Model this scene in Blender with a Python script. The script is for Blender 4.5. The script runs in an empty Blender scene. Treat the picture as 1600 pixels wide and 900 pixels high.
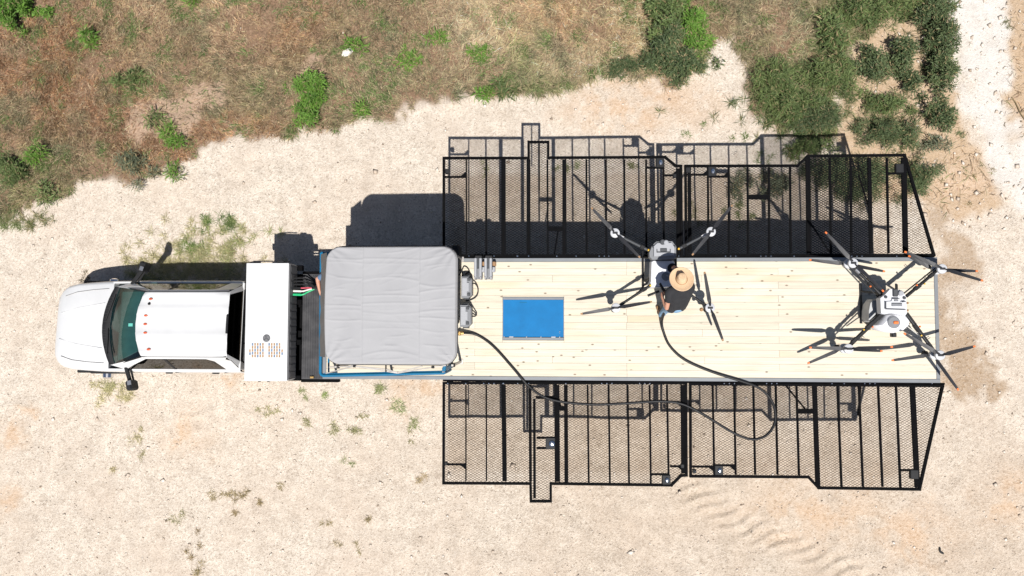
import bpy, math, random
import numpy as np
from mathutils import Vector, Matrix

random.seed(7)
RNG = np.random.default_rng(11)
S = bpy.context.scene
COL = S.collection
R_ = math.radians

# ------------------------------------------------------------------ camera, sky, sun, exposure
CAM_H, FPX = 17.5, 1129.0
PITCH, ROLL = R_(2.75), R_(3.0)
CAM_R = Matrix.Rotation(PITCH, 3, 'X') @ Matrix.Rotation(ROLL, 3, 'Y')
cam_d = bpy.data.cameras.new('camera')
cam_d.sensor_width = 36.0
cam_d.lens = FPX / 1600.0 * 36.0
cam_d.clip_end = 3000.0
cam = bpy.data.objects.new('camera', cam_d)
COL.objects.link(cam)
cam.matrix_world = Matrix.Translation((0, 0, CAM_H)) @ CAM_R.to_4x4()
S.camera = cam

SUN_STEP = Vector((-0.0934, 0.4389, -1.0))          # how a shadow moves for each metre of height
world = bpy.data.worlds.new('World')
S.world = world
world.use_nodes = True
wn = world.node_tree.nodes
wn.clear()
w_out = wn.new('ShaderNodeOutputWorld')
w_bg = wn.new('ShaderNodeBackground')
w_sky = wn.new('ShaderNodeTexSky')
w_sky.sky_type = 'NISHITA'
w_sky.sun_disc = False
w_sky.sun_elevation = R_(65.8)
w_sky.sun_rotation = R_(168.0)
w_sky.air_density = 0.8
w_sky.dust_density = 1.0
w_bg.inputs['Strength'].default_value = 0.06
world.node_tree.links.new(w_sky.outputs['Color'], w_bg.inputs['Color'])
world.node_tree.links.new(w_bg.outputs['Background'], w_out.inputs['Surface'])

sun_d = bpy.data.lights.new('sun', 'SUN')
sun_d.energy = 5.0
sun_d.angle = R_(0.53)
sun_d.color = (1.0, 0.975, 0.94)
sun = bpy.data.objects.new('sun', sun_d)
COL.objects.link(sun)
sun.rotation_euler = SUN_STEP.to_track_quat('-Z', 'Y').to_euler()
sun.location = (2, -8, 20)

S.view_settings.view_transform = 'Standard'
S.view_settings.look = 'None'
S.view_settings.gamma = 1.0
S.view_settings.use_curve_mapping = False
S.view_settings.exposure = 0.33


def at(px, py, z):
    """point of the place at height z that the photograph shows at pixel (px, py)"""
    d = CAM_R @ Vector(((px - 800.0) / FPX, (450.0 - py) / FPX, -1.0))
    t = (CAM_H - z) / -d.z
    return Vector((d.x * t, d.y * t, z))


# ------------------------------------------------------------------ materials
def new_mat(name):
    m = bpy.data.materials.new(name)
    m.use_nodes = True
    nt = m.node_tree
    return m, nt, nt.nodes['Principled BSDF']


def plain(name, col, rough=0.5, metal=0.0, var=0.12, scale=6.0, bump=0.0, bscale=60.0, spec=0.5, coat=0.0):
    m, nt, b = new_mat(name)
    b.inputs['Roughness'].default_value = rough
    b.inputs['Metallic'].default_value = metal
    b.inputs['Specular IOR Level'].default_value = spec
    b.inputs['Coat Weight'].default_value = coat
    tc = nt.nodes.new('ShaderNodeTexCoord')
    n = nt.nodes.new('ShaderNodeTexNoise')
    n.inputs['Scale'].default_value = scale
    n.inputs['Detail'].default_value = 6.0
    n.inputs['Roughness'].default_value = 0.65
    nt.links.new(tc.outputs['Object'], n.inputs['Vector'])
    r = nt.nodes.new('ShaderNodeValToRGB')
    r.color_ramp.elements[0].position = 0.3
    r.color_ramp.elements[1].position = 0.7
    r.color_ramp.elements[0].color = tuple(c * (1 - var) for c in col) + (1,)
    r.color_ramp.elements[1].color = tuple(min(1, c * (1 + var)) for c in col) + (1,)
    nt.links.new(n.outputs['Fac'], r.inputs['Fac'])
    nt.links.new(r.outputs['Color'], b.inputs['Base Color'])
    if bump > 0:
        n2 = nt.nodes.new('ShaderNodeTexNoise')
        n2.inputs['Scale'].default_value = bscale
        n2.inputs['Detail'].default_value = 4.0
        nt.links.new(tc.outputs['Object'], n2.inputs['Vector'])
        bp = nt.nodes.new('ShaderNodeBump')
        bp.inputs['Strength'].default_value = bump
        bp.inputs['Distance'].default_value = 0.01
        nt.links.new(n2.outputs['Fac'], bp.inputs['Height'])
        nt.links.new(bp.outputs['Normal'], b.inputs['Normal'])
    return m


M = {}
M['white_paint'] = plain('white_paint', (0.59, 0.587, 0.58), 0.3, var=0.06, scale=1.2, coat=0.3)
M['white_cabinet'] = plain('white_cabinet', (0.60, 0.598, 0.592), 0.45, var=0.06, scale=1.5)
M['black_plastic'] = plain('black_plastic', (0.014, 0.014, 0.015), 0.6, var=0.3, bump=0.15, spec=0.25)
M['black_steel'] = plain('black_steel', (0.0035, 0.0035, 0.004), 0.75, var=0.35, scale=9, bump=0.1, spec=0.06)
M['black_mesh'] = plain('black_mesh', (0.005, 0.005, 0.006), 0.75, var=0.3, scale=4, spec=0.08)
M['grey_panel'] = plain('grey_panel', (0.13, 0.13, 0.135), 0.55, var=0.12, scale=5)
M['rubber'] = plain('rubber', (0.02, 0.02, 0.02), 0.8, var=0.2, bump=0.2)
M['chrome'] = plain('chrome', (0.75, 0.75, 0.76), 0.18, metal=1.0, var=0.04)
M['steel'] = plain('steel', (0.45, 0.45, 0.46), 0.38, metal=0.9, var=0.12)
M['grey_edge'] = plain('grey_edge', (0.17, 0.18, 0.19), 0.5, var=0.1, scale=3)
M['blue_steel'] = plain('blue_steel', (0.003, 0.118, 0.235), 0.5, var=0.12, scale=4, spec=0.25)
M['blue_hatch'] = plain('blue_hatch', (0.002, 0.135, 0.34), 0.6, var=0.10, scale=3.5, spec=0.2, bump=0.2)
M['canopy_wall'] = plain('canopy_wall', (0.115, 0.105, 0.095), 0.85, var=0.15, bump=0.3)
M['alu'] = plain('alu', (0.36, 0.34, 0.32), 0.45, metal=0.6, var=0.1)
M['drone_grey'] = plain('drone_grey', (0.17, 0.175, 0.185), 0.6, var=0.06, scale=20)
M['drone_pale'] = plain('drone_pale', (0.31, 0.315, 0.33), 0.6, var=0.05, scale=20)
M['drone_dark'] = plain('drone_dark', (0.045, 0.048, 0.053), 0.6, var=0.15, scale=20)
M['tank_white'] = plain('tank_white', (0.68, 0.68, 0.70), 0.5, var=0.03, scale=8)
M['tank_dim'] = plain('tank_dim', (0.40, 0.405, 0.405), 0.5, var=0.1, scale=8)
M['carbon'] = plain('carbon', (0.014, 0.014, 0.015), 0.5, var=0.3, scale=30, spec=0.3)
M['drone_white'] = plain('drone_white', (0.53, 0.535, 0.55), 0.55, var=0.05, scale=20)
M['motor_cap'] = plain('motor_cap', (0.44, 0.445, 0.46), 0.5, var=0.04, scale=20)
M['blade'] = plain('blade', (0.020, 0.020, 0.023), 0.5, var=0.2, scale=20, spec=0.35)
M['orange'] = plain('orange', (0.75, 0.16, 0.025), 0.5, var=0.08)
M['amber'] = plain('amber', (0.55, 0.09, 0.03), 0.3, var=0.1)
M['yellow'] = plain('yellow', (0.72, 0.42, 0.03), 0.4, var=0.1)
M['brass'] = plain('brass', (0.55, 0.36, 0.14), 0.35, metal=0.9, var=0.1)
M['red_cable'] = plain('red_cable', (0.5, 0.06, 0.09), 0.5, var=0.1)
M['green_cable'] = plain('green_cable', (0.02, 0.42, 0.16), 0.5, var=0.1)
M['white_cable'] = plain('white_cable', (0.7, 0.68, 0.62), 0.5, var=0.06)
M['hose'] = plain('hose', (0.010, 0.010, 0.011), 0.5, var=0.25, scale=8, spec=0.3)
M['skin'] = plain('skin', (0.46, 0.23, 0.15), 0.55, var=0.08, scale=14)
M['black_shirt'] = plain('black_shirt', (0.017, 0.017, 0.019), 0.9, var=0.25, bump=0.5, bscale=18)
M['blue_shirt'] = plain('blue_shirt', (0.09, 0.15, 0.24), 0.9, var=0.15, bump=0.5, bscale=18)
M['denim'] = plain('denim', (0.19, 0.31, 0.44), 0.9, var=0.2, scale=14, bump=0.4, bscale=40)
M['straw'] = plain('straw', (0.62, 0.43, 0.26), 0.8, var=0.1, scale=40, bump=0.4, bscale=150)
M['boot'] = plain('boot', (0.30, 0.17, 0.08), 0.7, var=0.15)
M['hair'] = plain('hair', (0.03, 0.02, 0.014), 0.7, var=0.2)
M['seat'] = plain('seat', (0.055, 0.065, 0.066), 0.8, var=0.2)
M['paper'] = plain('paper', (0.75, 0.76, 0.7), 0.8, var=0.05)
M['slot_tan'] = plain('slot_tan', (0.33, 0.20, 0.10), 0.6, var=0.3, scale=25)
M['slot_blue'] = plain('slot_blue', (0.13, 0.18, 0.26), 0.6, var=0.3, scale=25)
M['limestone'] = plain('limestone', (0.66, 0.61, 0.54), 0.9, var=0.2, scale=12, bump=0.6, bscale=25)


def glass_mat(name, tint, gloss):
    m = bpy.data.materials.new(name)
    m.use_nodes = True
    nt = m.node_tree
    nt.nodes.clear()
    o = nt.nodes.new('ShaderNodeOutputMaterial')
    t = nt.nodes.new('ShaderNodeBsdfTransparent')
    t.inputs['Color'].default_value = tint + (1,)
    g = nt.nodes.new('ShaderNodeBsdfGlossy')
    g.inputs['Roughness'].default_value = 0.03
    lw = nt.nodes.new('ShaderNodeLayerWeight')
    lw.inputs['Blend'].default_value = 0.5
    pw = nt.nodes.new('ShaderNodeMath'); pw.operation = 'POWER'; pw.inputs[1].default_value = 4.0
    nt.links.new(lw.outputs['Facing'], pw.inputs[0])
    fr = nt.nodes.new('ShaderNodeMath'); fr.operation = 'MULTIPLY_ADD'; fr.inputs[1].default_value = 0.9; fr.inputs[2].default_value = gloss
    nt.links.new(pw.outputs[0], fr.inputs[0])
    mx = nt.nodes.new('ShaderNodeMixShader')
    nt.links.new(fr.outputs[0], mx.inputs['Fac'])
    nt.links.new(t.outputs['BSDF'], mx.inputs[1])
    nt.links.new(g.outputs['BSDF'], mx.inputs[2])
    nt.links.new(mx.outputs['Shader'], o.inputs['Surface'])
    return m


M['windshield'] = glass_mat('windshield', (0.42, 0.80, 0.76), 0.05)
M['side_glass'] = glass_mat('side_glass', (0.22, 0.19, 0.16), 0.05)


def wood_mat():
    m, nt, b = new_mat('pine_board')
    L = nt.links.new
    b.inputs['Roughness'].default_value = 0.75
    tc = nt.nodes.new('ShaderNodeTexCoord')
    oi = nt.nodes.new('ShaderNodeObjectInfo')
    mul = nt.nodes.new('ShaderNodeVectorMath'); mul.operation = 'MULTIPLY_ADD'
    comb = nt.nodes.new('ShaderNodeCombineXYZ')
    sc = nt.nodes.new('ShaderNodeMath'); sc.operation = 'MULTIPLY'; sc.inputs[1].default_value = 57.0
    L(oi.outputs['Random'], sc.inputs[0])
    for k in range(3):
        L(sc.outputs[0], comb.inputs[k])
    mul.inputs[1].default_value = (1.0, 1.0, 1.0)
    L(tc.outputs['Object'], mul.inputs[0]); L(comb.outputs[0], mul.inputs[2])
    # grain streaks
    st = nt.nodes.new('ShaderNodeMapping'); st.inputs['Scale'].default_value = (1.1, 26.0, 4.0)
    L(mul.outputs[0], st.inputs['Vector'])
    n = nt.nodes.new('ShaderNodeTexNoise'); n.inputs['Scale'].default_value = 1.6; n.inputs['Detail'].default_value = 7.0
    n.inputs['Distortion'].default_value = 0.8
    L(st.outputs[0], n.inputs['Vector'])
    # board to board colour
    r = nt.nodes.new('ShaderNodeValToRGB')
    e = r.color_ramp.elements
    e[0].position = 0.0; e[0].color = (0.585, 0.525, 0.412, 1)
    e[1].position = 1.0; e[1].color = (0.63, 0.575, 0.465, 1)
    x = e.new(0.5); x.color = (0.61, 0.553, 0.44, 1)
    x = e.new(0.86); x.color = (0.555, 0.49, 0.385, 1)
    r.color_ramp.interpolation = 'CONSTANT'
    L(oi.outputs['Random'], r.inputs['Fac'])
    gr = nt.nodes.new('ShaderNodeMapRange'); gr.inputs[1].default_value = 0.35; gr.inputs[2].default_value = 0.75
    gr.inputs[3].default_value = 1.04; gr.inputs[4].default_value = 0.82
    L(n.outputs['Fac'], gr.inputs[0])
    mc = nt.nodes.new('ShaderNodeMix'); mc.data_type = 'RGBA'; mc.blend_type = 'MULTIPLY'; mc.inputs['Factor'].default_value = 1.0
    L(r.outputs['Color'], mc.inputs[6]); L(gr.outputs[0], mc.inputs[7])
    # warm patches
    wp = nt.nodes.new('ShaderNodeTexNoise'); wp.inputs['Scale'].default_value = 0.55; wp.inputs['Detail'].default_value = 2.0
    wm = nt.nodes.new('ShaderNodeMapping'); wm.inputs['Scale'].default_value = (1.0, 3.0, 1.0)
    L(mul.outputs[0], wm.inputs['Vector']); L(wm.outputs[0], wp.inputs['Vector'])
    wr = nt.nodes.new('ShaderNodeMapRange'); wr.inputs[1].default_value = 0.57; wr.inputs[2].default_value = 0.70
    wr.inputs[3].default_value = 0.0; wr.inputs[4].default_value = 0.40
    L(wp.outputs['Fac'], wr.inputs[0])
    m2 = nt.nodes.new('ShaderNodeMix'); m2.data_type = 'RGBA'
    L(wr.outputs[0], m2.inputs['Factor']); L(mc.outputs[2], m2.inputs[6]); m2.inputs[7].default_value = (0.55, 0.40, 0.23, 1)
    # knots
    vm = nt.nodes.new('ShaderNodeMapping'); vm.inputs['Scale'].default_value = (1.9, 3.6, 0.01)
    L(mul.outputs[0], vm.inputs['Vector'])
    v = nt.nodes.new('ShaderNodeTexVoronoi'); v.voronoi_dimensions = '2D'; v.inputs['Scale'].default_value = 1.0; v.inputs['Randomness'].default_value = 1.0
    L(vm.outputs[0], v.inputs['Vector'])
    kr = nt.nodes.new('ShaderNodeMapRange'); kr.inputs[1].default_value = 0.030; kr.inputs[2].default_value = 0.075
    kr.inputs[3].default_value = 0.85; kr.inputs[4].default_value = 0.0
    L(v.outputs['Distance'], kr.inputs[0])
    # only some cells carry a knot
    sep = nt.nodes.new('ShaderNodeSeparateColor'); L(v.outputs['Color'], sep.inputs['Color'])
    gt = nt.nodes.new('ShaderNodeMath'); gt.operation = 'GREATER_THAN'; gt.inputs[1].default_value = 0.45
    L(sep.outputs[0], gt.inputs[0])
    km = nt.nodes.new('ShaderNodeMath'); km.operation = 'MULTIPLY'; L(kr.outputs[0], km.inputs[0]); L(gt.outputs[0], km.inputs[1])
    m3 = nt.nodes.new('ShaderNodeMix'); m3.data_type = 'RGBA'
    L(km.outputs[0], m3.inputs['Factor']); L(m2.outputs[2], m3.inputs[6]); m3.inputs[7].default_value = (0.12, 0.075, 0.04, 1)
    # boot dust and weathering that runs across the boards
    geo = nt.nodes.new('ShaderNodeNewGeometry')
    dn = nt.nodes.new('ShaderNodeTexNoise'); dn.inputs['Scale'].default_value = 1.3; dn.inputs['Detail'].default_value = 7.0; dn.inputs['Roughness'].default_value = 0.7
    L(geo.outputs['Position'], dn.inputs['Vector'])
    dr = nt.nodes.new('ShaderNodeMapRange'); dr.inputs[1].default_value = 0.46; dr.inputs[2].default_value = 0.75
    dr.inputs[3].default_value = 0.0; dr.inputs[4].default_value = 0.32
    L(dn.outputs['Fac'], dr.inputs[0])
    m4 = nt.nodes.new('ShaderNodeMix'); m4.data_type = 'RGBA'
    L(dr.outputs[0], m4.inputs['Factor']); L(m3.outputs[2], m4.inputs[6]); m4.inputs[7].default_value = (0.47, 0.40, 0.315, 1)
    L(m4.outputs[2], b.inputs['Base Color'])
    bp = nt.nodes.new('ShaderNodeBump'); bp.inputs['Strength'].default_value = 0.12; bp.inputs['Distance'].default_value = 0.004
    L(n.outputs['Fac'], bp.inputs['Height']); L(bp.outputs['Normal'], b.inputs['Normal'])
    return m


M['pine_board'] = wood_mat()


def cloth_mat():
    m, nt, b = new_mat('canopy_cloth')
    L = nt.links.new
    b.inputs['Roughness'].default_value = 0.85
    b.inputs['Sheen Weight'].default_value = 0.2
    tc = nt.nodes.new('ShaderNodeTexCoord')
    n = nt.nodes.new('ShaderNodeTexNoise'); n.inputs['Scale'].default_value = 1.4; n.inputs['Detail'].default_value = 5
    L(tc.outputs['Object'], n.inputs['Vector'])
    r = nt.nodes.new('ShaderNodeValToRGB')
    r.color_ramp.elements[0].position = 0.3; r.color_ramp.elements[0].color = (0.30, 0.296, 0.300, 1)
    r.color_ramp.elements[1].position = 0.7; r.color_ramp.elements[1].color = (0.336, 0.332, 0.335, 1)
    L(n.outputs['Fac'], r.inputs['Fac']); L(r.outputs['Color'], b.inputs['Base Color'])
    w = nt.nodes.new('ShaderNodeTexNoise'); w.inputs['Scale'].default_value = 160
    L(tc.outputs['Object'], w.inputs['Vector'])
    bp = nt.nodes.new('ShaderNodeBump'); bp.inputs['Strength'].default_value = 0.1; bp.inputs['Distance'].default_value = 0.002
    L(w.outputs['Fac'], bp.inputs['Height']); L(bp.outputs['Normal'], b.inputs['Normal'])
    return m


M['canopy_cloth'] = cloth_mat()


def ribbed_mat():
    m, nt, b = new_mat('ribbed_black_deck')
    L = nt.links.new
    b.inputs['Roughness'].default_value = 0.6
    tc = nt.nodes.new('ShaderNodeTexCoord')
    n = nt.nodes.new('ShaderNodeTexNoise'); n.inputs['Scale'].default_value = 5; n.inputs['Detail'].default_value = 8
    L(tc.outputs['Object'], n.inputs['Vector'])
    r = nt.nodes.new('ShaderNodeValToRGB')
    r.color_ramp.elements[0].position = 0.35; r.color_ramp.elements[0].color = (0.020, 0.020, 0.023, 1)
    r.color_ramp.elements[1].position = 0.75; r.color_ramp.elements[1].color = (0.060, 0.058, 0.060, 1)
    L(n.outputs['Fac'], r.inputs['Fac']); L(r.outputs['Color'], b.inputs['Base Color'])
    w = nt.nodes.new('ShaderNodeTexNoise'); w.inputs['Scale'].default_value = 60
    L(tc.outputs['Object'], w.inputs['Vector'])
    bp = nt.nodes.new('ShaderNodeBump'); bp.inputs['Strength'].default_value = 0.3; bp.inputs['Distance'].default_value = 0.006
    L(w.outputs['Fac'], bp.inputs['Height']); L(bp.outputs['Normal'], b.inputs['Normal'])
    return m


M['ribbed_black'] = ribbed_mat()


def plant_mat(name, rough=0.7, trans=0.25):
    m = bpy.data.materials.new(name)
    m.use_nodes = True
    nt = m.node_tree
    b = nt.nodes['Principled BSDF']
    L = nt.links.new
    a = nt.nodes.new('ShaderNodeAttribute'); a.attribute_name = 'col'
    b.inputs['Roughness'].default_value = rough
    b.inputs['Specular IOR Level'].default_value = 0.25
    L(a.outputs['Color'], b.inputs['Base Color'])
    t = nt.nodes.new('ShaderNodeBsdfTranslucent')
    L(a.outputs['Color'], t.inputs['Color'])
    mx = nt.nodes.new('ShaderNodeMixShader'); mx.inputs['Fac'].default_value = trans
    L(b.outputs['BSDF'], mx.inputs[1]); L(t.outputs['BSDF'], mx.inputs[2])
    L(mx.outputs['Shader'], nt.nodes['Material Output'].inputs['Surface'])
    return m


M['grass'] = plant_mat('grass', 0.75, 0.3)
M['leaf'] = plant_mat('leaf', 0.55, 0.22)
M['stem'] = plain('stem', (0.16, 0.12, 0.06), 0.85, var=0.2)


def stone_mat():
    m, nt, b = new_mat('loose_stone')
    a = nt.nodes.new('ShaderNodeAttribute'); a.attribute_name = 'col'
    nt.links.new(a.outputs['Color'], b.inputs['Base Color'])
    b.inputs['Roughness'].default_value = 0.9
    return m


M['stone'] = stone_mat()


# ------------------------------------------------------------------ mesh helpers
class MB:
    def __init__(self):
        self.v = []
        self.f = []

    def add(self, vs, fs):
        o = len(self.v)
        self.v += [tuple(p) for p in vs]
        self.f += [tuple(i + o for i in q) for q in fs]
        return self

    def box(self, c, s, b=0.0, rot=None):
        """box with chamfered edges; rot a 3x3 matrix"""
        hx, hy, hz = s[0] / 2, s[1] / 2, s[2] / 2
        c = Vector(c)
        if b <= 0:
            vs = [Vector((x * hx, y * hy, z * hz)) for x in (-1, 1) for y in (-1, 1) for z in (-1, 1)]
            fs = [(0, 1, 3, 2), (4, 6, 7, 5), (0, 4, 5, 1), (2, 3, 7, 6), (0, 2, 6, 4), (1, 5, 7, 3)]
        else:
            b = min(b, hx * .9, hy * .9, hz * .9)
            vs, idx = [], {}
            for x in (-1, 1):
                for y in (-1, 1):
                    for z in (-1, 1):
                        for k in range(3):
                            p = [x * (hx - b), y * (hy - b), z * (hz - b)]
                            p[k] = (x, y, z)[k] * (hx, hy, hz)[k]
                            idx[(x, y, z, k)] = len(vs)
                            vs.append(Vector(p))
            fs = []
            for k in range(3):
                a, d = (k + 1) % 3, (k + 2) % 3
                for s_ in (-1, 1):
                    q = []
                    for (u, w) in ((-1, -1), (1, -1), (1, 1), (-1, 1)):
                        t = [0, 0, 0]; t[k] = s_; t[a] = u; t[d] = w
                        q.append(idx[(t[0], t[1], t[2], k)])
                    fs.append(tuple(q if s_ > 0 else q[::-1]))
                for u in (-1, 1):
                    for w in (-1, 1):
                        t0 = [0, 0, 0]; t1 = [0, 0, 0]
                        t0[k] = -1; t1[k] = 1; t0[a] = t1[a] = u; t0[d] = t1[d] = w
                        q = [idx[(*t0, a)], idx[(*t1, a)], idx[(*t1, d)], idx[(*t0, d)]]
                        fs.append(tuple(q if u * w > 0 else q[::-1]))
            for x in (-1, 1):
                for y in (-1, 1):
                    for z in (-1, 1):
                        q = [idx[(x, y, z, k)] for k in range(3)]
                        fs.append(tuple(q if x * y * z > 0 else q[::-1]))
        if rot is not None:
            vs = [rot @ p for p in vs]
        return self.add([c + p for p in vs], fs)

    def bar(self, p0, p1, w, h, b=0.0):
        p0, p1 = Vector(p0), Vector(p1)
        d = p1 - p0
        L = d.length
        x = d.normalized()
        up = Vector((0, 0, 1)) if abs(x.z) < 0.95 else Vector((0, 1, 0))
        y = up.cross(x).normalized()
        z = x.cross(y)
        rot = Matrix((x, y, z)).transposed()
        return self.box((p0 + p1) / 2, (L, w, h), b, rot)

    def tube(self, path, r, n=8, cap=True):
        path = [Vector(p) for p in path]
        m = len(path)
        rs = r if isinstance(r, (list, tuple)) else [r] * m
        t = [(path[min(i + 1, m - 1)] - path[max(i - 1, 0)]).normalized() for i in range(m)]
        u = Vector((0, 0, 1)) if abs(t[0].z) < 0.9 else Vector((1, 0, 0))
        u = (u - t[0] * u.dot(t[0])).normalized()
        vs, fs = [], []
        for i in range(m):
            u = (u - t[i] * u.dot(t[i])).normalized()
            w = t[i].cross(u)
            for k in range(n):
                a = 2 * math.pi * k / n
                vs.append(path[i] + (u * math.cos(a) + w * math.sin(a)) * rs[i])
        for i in range(m - 1):
            for k in range(n):
                k2 = (k + 1) % n
                fs.append((i * n + k, i * n + k2, (i + 1) * n + k2, (i + 1) * n + k))
        if cap:
            fs.append(tuple(range(n))[::-1])
            fs.append(tuple((m - 1) * n + k for k in range(n)))
        return self.add(vs, fs)

    def lathe(self, c, prof, n=20, axis='Z'):
        c = Vector(c)
        vs, fs = [], []
        for (r, z) in prof:
            for k in range(n):
                a = 2 * math.pi * k / n
                p = (r * math.cos(a), r * math.sin(a), z)
                if axis == 'Y':
                    p = (p[0], p[2], -p[1])
                elif axis == 'X':
                    p = (p[2], p[0], p[1])
                vs.append(c + Vector(p))
        for i in range(len(prof) - 1):
            for k in range(n):
                k2 = (k + 1) % n
                fs.append((i * n + k, i * n + k2, (i + 1) * n + k2, (i + 1) * n + k))
        fs.append(tuple(range(n))[::-1])
        fs.append(tuple((len(prof) - 1) * n + k for k in range(n)))
        return self.add(vs, fs)

    def ball(self, c, r, n=12, m=8):
        c = Vector(c)
        r = Vector(r) if not isinstance(r, (int, float)) else Vector((r, r, r))
        vs, fs = [], []
        for i in range(1, m):
            th = math.pi * i / m
            for k in range(n):
                a = 2 * math.pi * k / n
                vs.append(c + Vector((r.x * math.sin(th) * math.cos(a), r.y * math.sin(th) * math.sin(a), r.z * math.cos(th))))
        top = len(vs); vs.append(c + Vector((0, 0, r.z)))
        bot = len(vs); vs.append(c - Vector((0, 0, r.z)))
        for i in range(m - 2):
            for k in range(n):
                k2 = (k + 1) % n
                fs.append((i * n + k, (i + 1) * n + k, (i + 1) * n + k2, i * n + k2))
        for k in range(n):
            k2 = (k + 1) % n
            fs.append((top, k, k2))
            fs.append((bot, (m - 2) * n + k2, (m - 2) * n + k))
        return self.add(vs, fs)

    def prism(self, poly, z0, z1):
        n = len(poly)
        z0f = z0 if callable(z0) else (lambda x, y: z0)
        z1f = z1 if callable(z1) else (lambda x, y: z1)
        vs = [(x, y, z0f(x, y)) for x, y in poly] + [(x, y, z1f(x, y)) for x, y in poly]
        fs = [tuple(range(n))[::-1], tuple(range(n, 2 * n))]
        fs += [(i, (i + 1) % n, n + (i + 1) % n, n + i) for i in range(n)]
        return self.add(vs, fs)

    def loft(self, secs, close=False, caps=False):
        m, n = len(secs), len(secs[0])
        vs = [p for s in secs for p in s]
        fs = []
        for i in range(m - 1):
            for k in range(n if close else n - 1):
                k2 = (k + 1) % n
                fs.append((i * n + k, i * n + k2, (i + 1) * n + k2, (i + 1) * n + k))
        if caps:
            fs.append(tuple(range(n))[::-1])
            fs.append(tuple((m - 1) * n + k for k in range(n)))
        return self.add(vs, fs)

    def build(self, name, mat, parent=None, origin=(0, 0, 0), smooth=False):
        o = Vector(origin)
        me = bpy.data.meshes.new(name)
        me.from_pydata([tuple(Vector(p) - o) for p in self.v], [], self.f)
        me.materials.append(M[mat] if isinstance(mat, str) else mat)
        if smooth:
            me.polygons.foreach_set('use_smooth', [True] * len(me.polygons))
            try:
                me.set_sharp_from_angle(angle=R_(38))
            except Exception:
                pass
        me.update()
        ob = bpy.data.objects.new(name, me)
        COL.objects.link(ob)
        if parent is not None:
            ob.parent = parent
        else:
            ob.location = o
        return ob


def empty(name, loc):
    o = bpy.data.objects.new(name, None)
    o.empty_display_size = 0.2
    COL.objects.link(o)
    o.location = loc
    return o


def tag(o, label=None, cat=None, group=None, kind=None):
    if label: o['label'] = label
    if cat: o['category'] = cat
    if group: o['group'] = group
    if kind: o['kind'] = kind
    return o


def tri_mesh(name, verts, tris, mat, cols=None, parent=None, smooth=False):
    """big meshes straight from numpy: verts (N,3), tris (T,3), cols (N,3)"""
    me = bpy.data.meshes.new(name)
    verts = np.asarray(verts, np.float32); tris = np.asarray(tris, np.int32)
    me.vertices.add(len(verts)); me.vertices.foreach_set('co', verts.ravel())
    k = tris.shape[1]
    me.loops.add(tris.size); me.loops.foreach_set('vertex_index', tris.ravel())
    me.polygons.add(len(tris))
    me.polygons.foreach_set('loop_start', np.arange(0, tris.size, k, dtype=np.int32))
    if smooth:
        me.polygons.foreach_set('use_smooth', np.ones(len(tris), bool))
    me.update(calc_edges=True)
    if cols is not None:
        a = me.color_attributes.new('col', 'FLOAT_COLOR', 'POINT')
        c4 = np.ones((len(verts), 4), np.float32); c4[:, :3] = cols
        a.data.foreach_set('color', c4.ravel())
    me.materials.append(M[mat] if isinstance(mat, str) else mat)
    o = bpy.data.objects.new(name, me)
    COL.objects.link(o)
    if parent is not None:
        o.parent = parent
    return o


def curve(pts, n=8):
    """Catmull-Rom through pts"""
    P = [Vector(p) for p in pts]
    P = [P[0] * 2 - P[1]] + P + [P[-1] * 2 - P[-2]]
    out = []
    for i in range(1, len(P) - 2):
        for k in range(n):
            t = k / n
            a, b, c, d = P[i - 1], P[i], P[i + 1], P[i + 2]
            out.append(0.5 * ((2 * b) + (c - a) * t + (2 * a - 5 * b + 4 * c - d) * t * t + (3 * b - a - 3 * c + d) * t ** 3))
    out.append(P[-2])
    return out


# ------------------------------------------------------------------ noise and ground zones (numpy)
def vnoise(x, y, seed=0):
    xi = np.floor(x).astype(np.int64); yi = np.floor(y).astype(np.int64)
    fx = x - xi; fy = y - yi
    fx = fx * fx * (3 - 2 * fx); fy = fy * fy * (3 - 2 * fy)

    def h(a, b):
        n = (a * 374761393 + b * 668265263 + seed * 2147483647) & 0xffffffff
        n = ((n ^ (n >> 13)) * 1274126177) & 0xffffffff
        n = n ^ (n >> 16)
        return (n & 0xffff) / 65535.0
    return (h(xi, yi) * (1 - fx) + h(xi + 1, yi) * fx) * (1 - fy) + (h(xi, yi + 1) * (1 - fx) + h(xi + 1, yi + 1) * fx) * fy


def fbm(x, y, octv=4, seed=0):
    s = np.zeros_like(x, dtype=float); a = 0.5; t = 0
    for i in range(octv):
        s += a * vnoise(x * 2 ** i, y * 2 ** i, seed + i * 17); t += a; a *= 0.5
    return s / t


def gpoly(pts):
    return np.array([[*at(px, py, 0).xy] for px, py in pts])


def inside(x, y, poly):
    r = np.zeros(x.shape, bool)
    n = len(poly)
    for i in range(n):
        x0, y0 = poly[i]; x1, y1 = poly[(i + 1) % n]
        if y0 == y1: continue
        c = ((y0 > y) != (y1 > y)) & (x < (x1 - x0) * (y - y0) / (y1 - y0) + x0)
        r ^= c
    return r


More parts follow.
